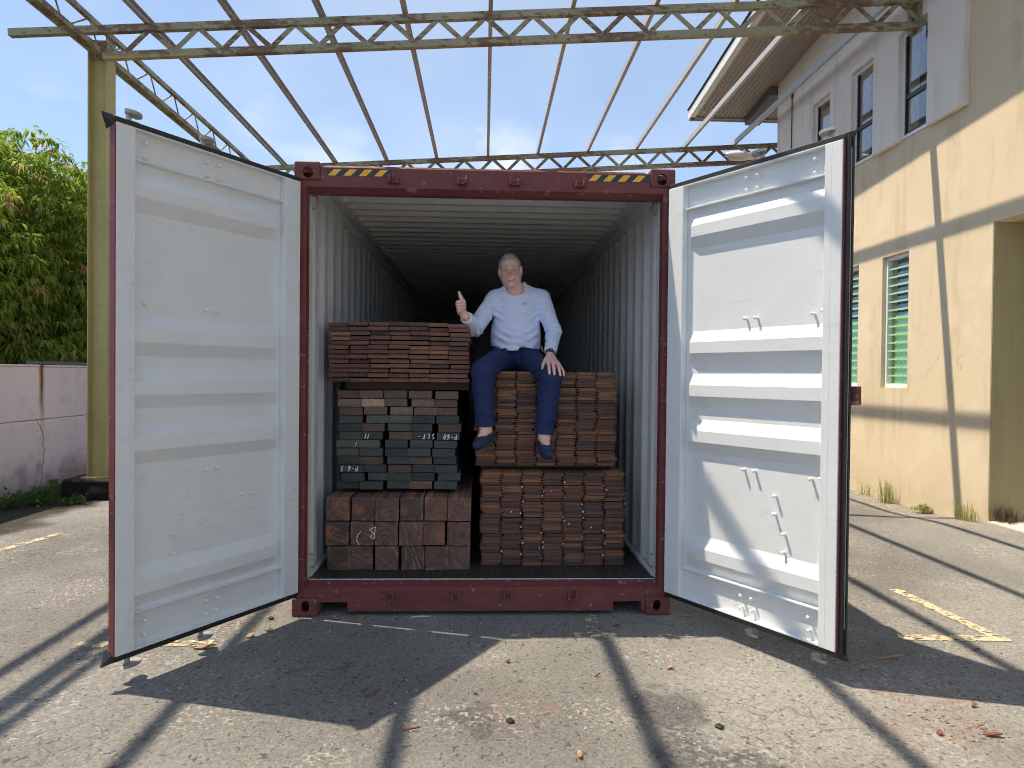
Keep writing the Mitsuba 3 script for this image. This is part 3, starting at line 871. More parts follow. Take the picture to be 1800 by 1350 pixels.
for sx in (-1, 1):
    for far in (False, True):
        for top in (False, True):
            part(sc, 'corner_casting', corner_casting(sx, LEN if far else 0.0, top, far), 'mat_maroon', smooth=35)
for sx in (-1, 1):
    lo, hi = sorted((sx * 1.143, sx * 1.215))
    part(sc, 'corner_post', bx(lo, hi, 0.008, 0.10, 0.118, H - 0.118, 0.004), 'mat_maroon')
    lo, hi = sorted((sx * 1.150, sx * 1.214))
    part(sc, 'post_lining', bx(lo, hi, 0.1005, 0.20, 0.20, H - 0.12, 0.003), 'mat_inner')
    part(sc, 'corner_post', bx(sx * 1.215 if sx < 0 else 1.06, -1.06 if sx < 0 else 1.215, LEN - 0.15, LEN - 0.005, 0.118, H - 0.118), 'mat_maroon')

def yz_prism(pts, x0, x1):
    """A manifold from a (y, z) outline extruded along x."""
    c = m3.CrossSection([np.array(pts, float)], m3.FillRule.NonZero).extrude(x1 - x0)
    return c.transform(np.array([[0, 0, 1, x0], [1, 0, 0, 0], [0, 1, 0, 0]], float))


hd = yz_prism([(0.012, 2.738), (0.062, 2.708), (0.12, 2.708), (0.12, 2.866), (0.016, 2.866), (0.012, 2.862)], -1.1425, 1.1425)
for sx in (-1, 1):
    hd -= m3.Manifold.cube((0.2, 0.25, 0.2)).translate((sx * 1.155 - 0.1, -0.02, H - 0.119))
part(sc, 'door_header', tm(hd), 'mat_maroon')
sl = yz_prism([(0.012, 0.03), (0.125, 0.03), (0.125, 0.201), (0.095, 0.201), (0.022, 0.180), (0.012, 0.172)], -1.1425, 1.1425)
for sx in (-1, 1):
    sl -= m3.Manifold.cube((0.2, 0.25, 0.2)).translate((sx * 1.155 - 0.1, -0.02, -0.081))
for x0, x1 in ((-1.045, -0.868), (0.846, 1.030)):
    sl -= m3.Manifold.cube((x1 - x0, 0.3, 0.2)).translate((x0, -0.02, -0.11))
part(sc, 'door_sill', tm(sl), 'mat_maroon')
part(sc, 'sill_edge', bx(-1.142, 1.142, 0.1255, 0.133, 0.19, 0.205), 'mat_white_strip', label='pale edge strip between sill and floor')
part(sc, 'floor', bx(-1.17, 1.17, 0.1335, 12.05, 0.165, 0.197), 'mat_floor', label='dark plywood floor')


def wave(pitch, a, b, d, s0, s1):
    """Trapezoid wave: (s, h) points, flats a and b long at heights 0 and d."""
    sl_ = (pitch - a - b) / 2
    pts, s = [], s0
    while s < s1:
        pts += [(s, 0), (s + a, 0), (s + a + sl_, d), (s + a + sl_ + b, d)]
        s += pitch
    pts = [p for p in pts if p[0] < s1]
    return pts + [(s1, pts[-1][1])]


wv = wave(0.278, 0.100, 0.110, 0.036, 0.201, LEN - 0.16)
for sx in (-1, 1):
    P = np.array([[(sx * (1.200 - h), s, z) for z in (0.16, 2.82)] for s, h in wv])
    part(sc, 'side_panel', grid_mesh(P), 'mat_inner', label='pale grey corrugated side wall')
    P[..., 0] += sx * 0.0025
    part(sc, 'side_skin', grid_mesh(P), 'mat_maroon')
    lo, hi = sorted((sx * 1.160, sx * 1.207))
    part(sc, 'top_rail', bx(lo, hi, 0.2005, LEN - 0.18, 2.765, 2.855, 0.004), 'mat_inner')
    lo, hi = sorted((sx * 1.171, sx * 1.212))
    part(sc, 'bottom_rail', bx(lo, hi, 0.18, LEN - 0.18, 0.02, 0.165), 'mat_maroon')
    lo, hi = sorted((sx * 1.140, sx * 1.172))
    part(sc, 'floor_rail', bx(lo, hi, 0.2005, LEN - 0.18, 0.1975, 0.225, 0.004), 'mat_inner')
# roof: corrugated field between flat margins
us = np.array([-1.207, -1.09, -1.05, 1.05, 1.09, 1.207])
uw = np.array([0, 0, 1, 1, 0, 0.0])
wr = wave(0.209, 0.048, 0.100, 0.045, 0.06, LEN - 0.1)
P = np.array([[(u, s, 2.862 - 0.0 + h * w) for u, w in zip(us, uw)] for s, h in wr])
part(sc, 'roof', grid_mesh(P), 'mat_inner', label='pale grey corrugated roof panel')
P[..., 2] += 0.003
part(sc, 'roof_skin', grid_mesh(P), 'mat_maroon')
part(sc, 'front_wall', bx(-1.207, 1.207, LEN - 0.16, LEN - 0.12, 0.1, 2.87), 'mat_inner')
part(sc, 'cross_members', cat_([bx(-1.17, 1.17, y, y + 0.045, 0.03, 0.164) for y in np.arange(0.5, 12, 0.3)]), 'mat_maroon', kind='stuff')

# hazard decals on the header
for x0, x1 in ((-1.014, -0.604), (0.648, 1.048)):
    h = numbered(f'{sc}__hazard_decal')
    z0, z1 = 2.808, 2.853
    part(h, 'backing', bx(x0, x1, 0.0105, 0.0118, z0, z1), 'mat_black_decal')
    n = 4
    st = (x1 - x0 - 0.02) / n
    for k in range(n):
        a = x0 + 0.004 + k * st
        pl = Polygon([(a, z0 + 0.002), (a + 0.048, z0 + 0.002), (a + 0.088, z1 - 0.002), (a + 0.040, z1 - 0.002)])
        part(h, 'stripe', frame(extr(pl, 0.0008), (1, 0, 0), (0, 0, 1), (0, 1, 0), (0, 0.0096, 0)), 'mat_yellow_decal')


def keeper(x, z, up):
    """A cam keeper: base plate with two horned lugs."""
    ms = [bx(x - 0.034, x + 0.034, 0.002, 0.0115, z - 0.020, z + 0.020, 0.002)]
    for s in (-1, 1):
        ms.append(bx(x + s * 0.024 - 0.008, x + s * 0.024 + 0.008, -0.032, 0.0015, z - 0.022 + (0.006 if s * up > 0 else 0), z + 0.016 + (0.014 if s * up > 0 else 0), 0.003))
    ms.append(bx(x - 0.0155, x + 0.0155, -0.022, 0.0015, z - 0.020, z - 0.012, 0.001))
    return cat_(ms)


for i, x in enumerate((-0.592, -0.156, 0.178, 0.60)):
    part(sc, 'cam_keeper', keeper(x, 2.785, 1 if i % 2 else -1), 'mat_maroon')
for i, x in enumerate((-0.597, -0.175, 0.161, 0.578)):
    part(sc, 'cam_keeper', keeper(x, 0.135, 1 if i % 2 else -1), 'mat_maroon')
# lashing rings
def ring(x, y, z, sx):
    a = np.linspace(-0.2, np.pi + 0.2, 9)
    pts = [np.array([x - sx * 0.02 * 0, y, z]) + np.array([-sx * 0.035 * math.sin(t), 0, 0.045 * math.cos(t)]) for t in a]
    return cat_([tube(p, q, 0.006, 6) for p, q in zip(pts[:-1], pts[1:])])


for sx in (-1, 1):
    for y, z in ((0.26, 2.70), (1.60, 2.70), (2.95, 2.70), (0.26, 0.29), (1.60, 0.28)):
        part(sc, 'lashing_ring', ring(sx * 1.160, y, z, sx), 'mat_zinc_dull', smooth=50)

# ------------------------------------------------------------------ doors
A58 = math.radians(58.1)
Z0, Z1, DW = 0.167, 2.754, 1.152
RIB = [(2.455, 1), (1.735, 1), (1.470, 1), (1.190, 1), (0.472, 1)]


def rib_profile():
    zs, hs = [Z0 + 0.003], [0.0]
    for c, _ in sorted(RIB):
        zs += [c - 0.103, c - 0.034, c + 0.034, c + 0.103]
        hs += [0, 1, 1, 0]
    return np.array(zs + [Z1 - 0.003]), np.array(hs + [0.0])


def door(side, label):
    sx = -1 if side == 'L' else 1
    hx, hy = 1.172, -0.045
    ex = np.array([sx * math.cos(A58), -math.sin(A58), 0])
    ew = np.array([-sx * math.sin(A58), -math.cos(A58), 0])
    o = np.array([sx * hx, hy, 0])
    d = say(numbered(f'{sc}__door'), label)

    def add(name, m, mt, **k):
        return part(d, name, frame(m, ex, ew, (0, 0, 1), o), mt, **k)
    zs, hs = rib_profile()
    us_ = np.array([0.09, 0.134, 0.170, 1.03, 1.07])
    tw = np.array([0, 0, 1, 1, 1.0])
    P = np.array([[(u, -0.046 + 0.039 * h * t, z) for z, h in zip(zs, hs)] for u, t in zip(us_, tw)])
    add('panel', grid_mesh(P), 'mat_door', label='white inner door skin with pressed horizontal ribs')
    P[..., 1] -= 0.003
    add('outer_skin', grid_mesh(P), 'mat_maroon')
    # stiles: white faced box section, maroon edge outside
    add('hinge_stile', bx(-0.012, 0.110, -0.0455, 0.0, Z0, Z1, 0.003), 'mat_door')
    add('hinge_stile_outer', bx(-0.012, 0.12, -0.058, -0.0505, Z0, Z1), 'mat_maroon')
    add('free_stile', bx(1.052, DW - 0.004, -0.0455, 0.0, Z0, Z1, 0.003), 'mat_door')
    add('free_stile_seam', bx(1.088, 1.0905, 0.0, 0.0012, Z0 + 0.01, Z1 - 0.01), 'mat_door')
    add('free_stile_outer', cat_([bx(1.05, DW - 0.004, -0.056, -0.0505, Z0, Z1), bx(DW - 0.0038, DW + 0.002, -0.048, -0.002, Z0, Z1, 0.002)]), 'mat_maroon', label='maroon steel edge')
    # top and bottom rails: channel web with a flange at the edge and a lip inward
    for zf, zl in ((Z1, 2.603), (Z0, 0.352)):
        s = 1 if zf > 1 else -1
        a, b = sorted((zf, zf - s * 0.006))
        add('rail', cat_([bx(0.1105, 1.0515, -0.0455, -0.004, a, b), bx(0.1105, 1.0515, -0.0455, -0.012, zl - 0.004, zl + 0.004, 0.001)]), 'mat_door')
        a, b = sorted((zf, zf - s * 0.10))
        add('rail_outer', bx(0.1205, 1.0495, -0.060, -0.0505, a, b), 'mat_maroon')
    # gaskets
    for zf in (Z1, Z0):
        s = 1 if zf > 1 else -1
        a, b = sorted((zf + s * 0.0005, zf + s * 0.028))
        c, e = sorted((zf + s * 0.0285, zf + s * 0.036))
        add('gasket', cat_([bx(-0.012, DW + 0.006, -0.055, -0.006, a, b, 0.003), bx(-0.012, DW + 0.03, -0.05, -0.035, c, e, 0.002)]), 'mat_rubber')
        t = [(DW + 0.004, -0.07, zf - s * 0.03), (DW + 0.004, -0.012, zf - s * 0.012), (DW + 0.006, -0.012, zf + s * 0.03), (DW + 0.006, -0.07, zf + s * 0.03), (DW + 0.045, -0.045, zf + s * 0.042), (DW + 0.02, -0.03, zf + s * 0.025)]
        add('gasket_corner', tm(m3.Manifold.hull_points(np.array(t, float))), 'mat_rubber')
    if side == 'R':
        add('edge_gasket', cat_([bx(DW + 0.0025, DW + 0.022, -0.060, -0.016, Z0 - 0.02, Z1 + 0.02, 0.004), bx(DW + 0.0225, DW + 0.030, -0.056, -0.040, Z0 - 0.02, Z1 + 0.02, 0.004)]), 'mat_rubber', label='thick black rubber seal along the free edge')
        add('edge_highlight', bx(DW + 0.0222, DW + 0.025, -0.036, -0.031, Z0 + 0.12, Z1 - 0.04, 0.001), 'mat_zinc_dull')  # pale strip put in for the highlight along the rubber seal
    # bolt heads on the inner skin
    B = [(u, z) for u in (0.56, 0.632, 0.982) for z in (1.893, 1.022)] + [(0.768, 0.900), (0.766, 0.800), (0.826, 0.700), (0.826, 0.600)]
    B += [(u, z) for u in (0.56, 0.632, 0.984) for z in (2.70, 2.628, 0.294, 0.222)]
    if side == 'L':
        B += [(0.402, 0.852), (0.321, 0.847)]
    else:
        B += [(1.040, 1.905), (1.038, 1.032), (1.046, 2.637)]
    for u, z in B:
        add('bolt', cat_([tube((u, -0.048, z), (u, -0.020, z), 0.0075, 8), tube((u, -0.020, z), (u, -0.011, z), 0.0105, 8, 0.005)]), 'mat_bolt', smooth=40)
    # locking bars outside with cam ends that stick out over and under the leaf
    for u in (0.618, 1.036):
        add('lock_bar', tube((u, -0.095, Z0 - 0.02), (u, -0.095, Z1 + 0.02), 0.017, 12), 'mat_galv', smooth=40)
        for zf in (Z1, Z0):
            s = 1 if zf > 1 else -1
            ca = np.array([(0.062 * math.cos(t), 0.046 * math.sin(t)) for t in np.linspace(-0.5, 2.2, 9)] + [(0.020 * math.cos(t), 0.018 * math.sin(t)) for t in np.linspace(2.9, -1.0, 7)])
            q = [tube((u, -0.088, zf + s * 0.018), (u, -0.088, zf + s * 0.098), 0.013, 12)]
            for h0, h1, sg in ((0.026, 0.042, 1), (0.080, 0.096, -1)):
                pl = Polygon(np.c_[sg * ca[:, 0], ca[:, 1]]).buffer(0.004)
                c = extr(pl, h1 - h0)
                c.apply_translation((u, -0.088, min(zf + s * h0, zf + s * h1)))
                q.append(c)
            add('cam_fitting', cat_(q), 'mat_zinc_dull')
        for zc in (0.45, 1.02, 1.89, 2.40):
            add('bar_guide', bx(u - 0.045, u + 0.045, -0.118, -0.0625, zc - 0.03, zc + 0.03, 0.006), 'mat_maroon')
    for zc in (0.35, 1.05, 1.80, 2.50):
        add('hinge', cat_([bx(-0.02, 0.085, -0.064, -0.0525, zc - 0.05, zc + 0.05, 0.002), tube((-0.026, -0.050, zc - 0.06), (-0.026, -0.050, zc + 0.06), 0.013, 10)]), 'mat_maroon')
    if side == 'R':
        add('handle_bracket', bx(1.02, 1.10, -0.135, -0.064, 1.42, 1.515, 0.006), 'mat_maroon', label='maroon handle bracket poking out past the door edge')
        add('customs_plate', bx(DW - 0.02, DW + 0.052, -0.110, -0.067, 1.42, 1.515, 0.004), 'mat_maroon')


door('L', 'left door leaf, shaded white inner face')
door('R', 'right door leaf, sunlit white inner face with shadow bands')

# ------------------------------------------------------------------ timber packs
def board_profile(w, h, slot):
    c = min(0.0025, h * 0.15)
    if slot:
        a, m, s = 0.012, h * 0.5, 0.0030
        half = [(w / 2 - c, 0), (w / 2, c), (w / 2, m - s), (w / 2 - a, m - s), (w / 2 - a, m + s), (w / 2, m + s), (w / 2, h - c), (w / 2 - c, h)]
    else:
        half = [(w / 2 - c, 0), (w / 2, c), (w / 2, h - c), (w / 2 - c, h)]
    return Polygon(half + [(-x, z) for x, z in half[::-1]])


def pack(label, part_name, x0, x1, z0, z1, cols, rows, yf, length, mat_of, seed, slot=False, gapx=0.004, gapz=0.003, jy=0.014, jx=0.004, bow=0.0, band=0, flush=(), rag=0.0):
    r = np.random.default_rng(seed)
    t = thing('timber_pack', label, 'timber pack')
    cw, rh = (x1 - x0) / cols, (z1 - z0) / rows
    w, h = cw - gapx, rh - gapz
    vs = []
    for k in range(18):
        m = frame(extr(board_profile(w, h, slot), length), (1, 0, 0), (0, 0, 1), (0, 1, 0))
        vs.append((m, float(r.uniform())))
    plies = {}
    for i in range(rows):
        rowx = r.normal(0, jx * 1.3) + rag * math.sin(i * 0.9)
        for j in range(cols):
            mt, tone = mat_of(i, j, r)
            k = int(r.integers(0, 18)) if rows > 3 else (i * cols + j) % 18
            tone = round(min(1, max(0, tone)), 1)
            key = (k, mt, tone)
            if key not in plies:
                m, seedv = vs[k]
                v_ = np.asarray(m.vertices)
                plies[key] = mikit.ply(m, mt, uv=np.c_[10 * (k + 20 * seed) + v_[:, 0] + 1, 10 * round(tone * 10) + v_[:, 2] + 1])
            yy = yf + (0 if (i, j) in flush else r.normal(0, jy))
            zz = z0 + i * rh + bow * (1 - ((j - (cols - 1) / 2) / (cols / 2)) ** 2) * (i / rows) + (0.0 if h > 0.1 else r.uniform(0, gapz * 0.6))
            if band:
                zz -= 0.0022 * ((i % band) - band / 2) / band * 2
            xx = x0 + (j + 0.5) * cw + rowx + r.normal(0, jx)
            put(t, part_name, plies[key], T().translate([xx, yy, zz]))
    return t


def red(i, j, r):
    return 'mat_deck_red', (0.05 if r.uniform() < 0.10 else r.uniform(0.3, 1.0))


def brown(i, j, r):
    return 'mat_deck_brown', r.beta(0.9, 0.8)


def green(i, j, r):
    if i >= 9:
        return ('mat_pale_end' if (i, j) == (10, 1) else 'mat_brown_end'), r.uniform(0.2, 1)
    if (i, j) == (0, 3):
        return 'mat_brown_end', 0.9
    if r.uniform() < 0.10 and (i, j) not in fl:
        return 'mat_brown_end', r.uniform(0, 0.5)
    return 'mat_green_end', r.uniform(0.0, 1.0)


def beamm(i, j, r):
    return 'mat_beam', r.uniform(0.1, 0.9)


fl = {(2, 0), (6, 0), (6, 1), (6, 3), (6, 4), (5, 0), (3, 0), (9, 1), (10, 1)}
p_beam = pack('stack of thick square dark timber beams, bottom left on the container floor', 'beam', -1.071, -0.082, 0.198, 0.712, 6, 3, 0.36, 3.6, beamm, 1, gapx=0.008, gapz=0.010, jy=0.018, jx=0.006, flush={(1, 1)})
p_green = pack('pack of dark green ended boards with chalk writing, middle of the left stack', 'board', -1.047, -0.185, 0.733, 1.432, 5, 12, 0.52, 3.4, green, 2, gapx=0.012, gapz=0.0045, jy=0.014, jx=0.009, bow=0.008, flush=fl, rag=0.012)
p_red = pack('pack of thin reddish brown decking boards on top of the left stack', 'board', -1.098, -0.113, 1.497, 1.915, 7, 13, 0.48, 3.2, red, 3, gapx=0.003, gapz=0.0068, jy=0.014, jx=0.003, bow=0.014, flush={(1, 3)}, rag=0.006)
p_rb = pack('lower pack of grooved brown decking boards on the right of the container floor', 'board', -0.022, 1.007, 0.198, 0.862, 7, 29, 0.46, 3.6, brown, 4, slot=True, gapx=0.004, gapz=0.0022, jy=0.008, jx=0.0025, band=5, flush={(23, 1), (22, 1), (24, 1)}, rag=0.006)
p_rt = pack('upper pack of grooved brown decking boards on which the man sits', 'board', -0.065, 0.964, 0.893, 1.583, 7, 30, 0.585, 3.5, brown, 5, slot=True, gapx=0.004, gapz=0.0022, jy=0.008, jx=0.0025, band=5, rag=0.005)
for x0, x1, y, z0, z1, lab in ((-1.00, -0.115, 0.62, 1.440, 1.496, 'dark timber bearer under the reddish decking pack'), (-1.02, -0.2, 0.75, 0.7135, 0.7325, 'thin dark bearer under the green ended boards'),
                               (-0.03, 0.95, 0.70, 0.8635, 0.8925, 'dark bearer between the two grooved decking packs')):
    solo('timber_bearer', cat_([bx(x0, x1, y + k, y + k + 0.09, z0, z1, 0.003) for k in (0, 1.2, 2.3)][:1]), 'mat_bearer', lab, 'timber bearer')

# chalk strokes: polylines on a unit letter (x right, y up)
GLY = {'1': [[(0.45, 1), (0.25, 0)]], '3': [[(0.1, 0.9), (0.4, 1), (0.65, 0.8), (0.3, 0.55), (0.65, 0.35), (0.5, 0.05), (0.05, 0.1)]], '6': [[(0.6, 1), (0.25, 0.75), (0.1, 0.35), (0.3, 0.02), (0.6, 0.2), (0.5, 0.5), (0.15, 0.4)]],
       '0': [[(0.35, 1), (0.1, 0.6), (0.15, 0.1), (0.4, 0.02), (0.6, 0.5), (0.5, 0.9), (0.35, 1)]], 'P': [[(0.12, 0), (0.12, 1)], [(0.0, 0.97), (0.5, 0.95), (0.62, 0.7), (0.45, 0.5), (0.12, 0.5)]],
       'S': [[(0.6, 0.9), (0.3, 1), (0.1, 0.75), (0.5, 0.45), (0.5, 0.1), (0.05, 0.02)]], 'L': [[(0.15, 1), (0.15, 0.02), (0.6, 0.05)]], 'F': [[(0.12, 0), (0.15, 1)], [(0.15, 0.97), (0.65, 0.97)], [(0.14, 0.55), (0.5, 0.55)]],
       '-': [[(0.1, 0.5), (0.55, 0.5)]], '4': [[(0.2, 1), (0.05, 0.45), (0.6, 0.45)], [(0.45, 0.75), (0.45, 0)]], '5': [[(0.6, 1), (0.15, 0.97), (0.12, 0.6), (0.5, 0.55), (0.55, 0.15), (0.05, 0.02)]], ':': [[(0.3, 0.3), (0.32, 0.22)], [(0.3, 0.75), (0.32, 0.68)]],
       'B': [[(0.1, 0), (0.1, 1), (0.6, 0.8), (0.15, 0.55), (0.7, 0.25), (0.1, 0.0)]], '(': [[(0.5, 1), (0.2, 0.7), (0.15, 0.35), (0.45, 0)]]}


def strokes(text, x, z, y, h, turned=True, w=0.0055, adv=0.74, wide=0.75):
    """Hand lettering centred at x, z on the plane y, turned upside down like the boards that carry it."""
    ms, W_ = [], len(text) * adv * h
    for i, ch in enumerate(text):
        for pl in GLY.get(ch, []):
            pts = [np.array([i * adv * h + px * h * wide - W_ / 2 + 0.1 * h * (pz - 0.5), pz * h - h / 2]) for px, pz in pl]
            if turned:
                pts = [-p for p in pts]
            pts = [np.array([x + p[0], y, z + p[1]]) for p in pts]
            ms += [bar(a, b, w, 0.0016, up=(0, 1, 0)) for a, b in zip(pts[:-1], pts[1:])]
    return cat_(ms)


yk = 0.5192
for s_, x, z, h, adv in (('11', -0.838, 1.110, 0.034, 0.6), ('31', -0.905, 1.052, 0.034, 0.72), ('SLF-', -0.424, 1.110, 0.034, 0.98), ('P-60', -0.248, 1.106, 0.036, 0.72), ('P-6:5', -0.964, 0.878, 0.036, 0.72)):
    part(p_green, 'chalk_mark', strokes(s_, x, z, yk, h, adv=adv), 'mat_chalk', label=f'white chalk writing {s_} upside down')
part(p_beam, 'chalk_mark', strokes('B', -0.776, 0.455, 0.359, 0.085, turned=True, w=0.004), 'mat_chalk', label='white chalk letter on a beam end')
part(p_beam, 'chalk_mark', strokes('(', -0.850, 0.420, 0.359, 0.095, turned=False, w=0.004), 'mat_chalk')


def ink(t, parent, x, z, y, h):
    m = meshkit.text_mesh(t, h, 0.0008)
    part(parent, 'ink_mark', frame(m, (1, 0, 0), (0, 0, 1), (0, -1, 0), (x, y, z)), 'mat_ink', label=f'small dark stamp {t} on a board end')


ink('SAN 1', p_red, -0.672, 1.536, 0.4792, 0.014)
ink('SAN 4', p_rb, 0.145, 0.760, 0.4592, 0.010)
ink('1-20-11', p_rb, 0.143, 0.738, 0.4592, 0.010)
# pale chips of filler stuck in the joints of the lower right pack
r = np.random.default_rng(5)
ms = []
for k in range(46):
    j = r.integers(1, 8)
    x = -0.022 + j * 0.147 + r.normal(0, 0.008 if r.uniform() < 0.7 else 0.04)
    z = r.uniform(0.25, 0.80)
    s = r.uniform(0.0015, 0.0045)
    ms.append(bx(x - s, x + s, 0.437, 0.452, z - s, z + s * r.uniform(0.6, 1.6)))
part(p_rb, 'filler_specks', cat_(ms), 'mat_chalk', kind='stuff')

# ------------------------------------------------------------------ wood chips and bits on the ground
CH = [(-1.561, -0.497, 0.115, 0.028, 0.25, 'long split wood chip lying in the sun under the left door', 0), (-1.364, -0.333, 0.050, 0.040, 1.1, 'squarish wood chip near the shadow edge by the left door', 0), (-1.286, -0.244, 0.075, 0.016, -0.5, 'thin pointed wood splinter at the shadow edge nearest the left casting', 0),
      (-0.53, -1.078, 0.085, 0.008, 0.75, 'thin brown splinter inside the shadow of the left door', 1), (-0.036, -1.076, 0.03, 0.012, -0.9, 'small tan splinter on the sunlit asphalt beside a dark scuff', 0), (0.137, -0.716, 0.024, 0.02, 0.1, 'small brown wood block in front of the container middle', 1),
      (0.997, -0.81, 0.04, 0.018, 0.35, 'short orange wood chip in front of the right door', 0), (0.593, -0.899, 0.04, 0.007, 0.6, 'thin reddish sliver just left of the dark shadow line', 1), (0.396, -1.633, 0.016, 0.05, 0.1, 'pale upright splinter at the bottom of the picture', 0),
      (2.263, -0.70, 0.17, 0.010, 0.12, 'long tan splinter lying in the right door shadow', 0), (2.822, -0.608, 0.035, 0.016, -0.1, 'small red brown chip beyond the right hand shadow line', 1), (1.30, -0.03, 0.12, 0.012, -0.15, 'long flat splinter beside the right bottom casting', 0),
      (0.833, -0.199, 0.04, 0.012, 0.05, 'short brown chip in the shadow of the sill', 1), (2.222, -1.519, 0.075, 0.020, -0.2, 'largest red brown bark piece in the stain at bottom right', 1), (2.332, -1.256, 0.035, 0.014, 0.4, 'dark red bark piece below the right door shadow', 1), (2.0, -1.50, 0.03, 0.02, 0.9, 'small dark bark piece on the left of the red stain', 1),
      (-0.304, -1.417, 0.07, 0.006, 0.05, 'hair thin reddish splinter near the bottom shadow line', 1), (1.29, -0.15, 0.07, 0.014, 0.2, 'pale chip behind the splinter at the right casting', 0)]
for i, (x, y, l, w, a, lab, dk) in enumerate(CH):
    r = np.random.default_rng(i)
    n = 9
    t = np.linspace(-1, 1, n)
    up = np.stack([t * l / 2, w / 2 * (1 - np.abs(t) ** 2.5) + r.normal(0, w * 0.08, n)], 1)
    dn = np.stack([t * l / 2, -w / 2 * (1 - np.abs(t) ** 2.5) + r.normal(0, w * 0.08, n)], 1)
    m = extr(Polygon(np.vstack([up, dn[::-1]])).buffer(0.0006), 0.006)
    m.vertices[:, 2] += 0.010 * (m.vertices[:, 0] / l + 0.5) + 0.02 * np.abs(m.vertices[:, 1]) + 0.003
    c, s = math.cos(a), math.sin(a)
    solo('wood_chip', frame(m, (c, s, 0), (-s, c, 0), (0, 0, 1), (x, y, 0.001)), 'mat_chip_dark' if dk else 'mat_chip', lab, 'wood chip')
solo('plastic_strip', frame(extr(LineString([(-0.05, 0), (0.0, 0.012), (0.06, 0.008)]).buffer(0.006), 0.004), (1, 0, 0), (0, 1, 0), (0, 0, 1), (-0.40, -0.02, 0.003)), 'mat_white_strip', 'pale bent plastic strip lying in front of the sill', 'plastic strip')
for x, y, lab in ((-1.335, -0.035, 'black rubber scrap in the sun beside the left bottom casting'), (0.125, -1.35, 'small black scrap on the sunlit asphalt in the foreground'), (1.05, -1.42, 'tiny black scrap on the asphalt left of the long shadow line')):
    b = bx(-0.014, 0.014, -0.018, 0.018, 0, 0.012, 0.004)
    solo('rubber_scrap', frame(b, (0.8, 0.6, 0.1), (-0.6, 0.8, 0), (0, 0, 1), (x, y, 0.002)), 'mat_black_bit', lab, 'rubber scrap')
r = np.random.default_rng(77)
ms = []
for k in range(420):
    x, y = r.uniform(-2.6, 3.4), r.uniform(-1.9, 1.4)
    if abs(x) < 1.25 and y > -0.02:
        continue
    s = r.uniform(0.002, 0.0065)
    q = trimesh.creation.icosahedron()
    q.vertices = q.vertices * s * r.uniform(0.5, 1.2, 3) + [x, y, s * 0.4]
    ms.append(q)
for k in range(120):
    x, y = 2.1 + r.normal(0, 0.16), -1.45 + r.normal(0, 0.10)
    s = r.uniform(0.002, 0.007)
    q = trimesh.creation.icosahedron()
    q.vertices = q.vertices * s * [r.uniform(0.6, 2.2), r.uniform(0.5, 1), 0.3] + [x, y, s * 0.3]
    ms.append(q)
solo('grit', cat_(ms[:380]), 'mat_concrete', 'loose grit scattered over the asphalt', 'grit', kind='stuff')
solo('bark_crumbs', cat_(ms[-120:]), 'mat_chip_dark', 'red brown bark crumbs scattered at the lower right', 'bark crumbs', kind='stuff')

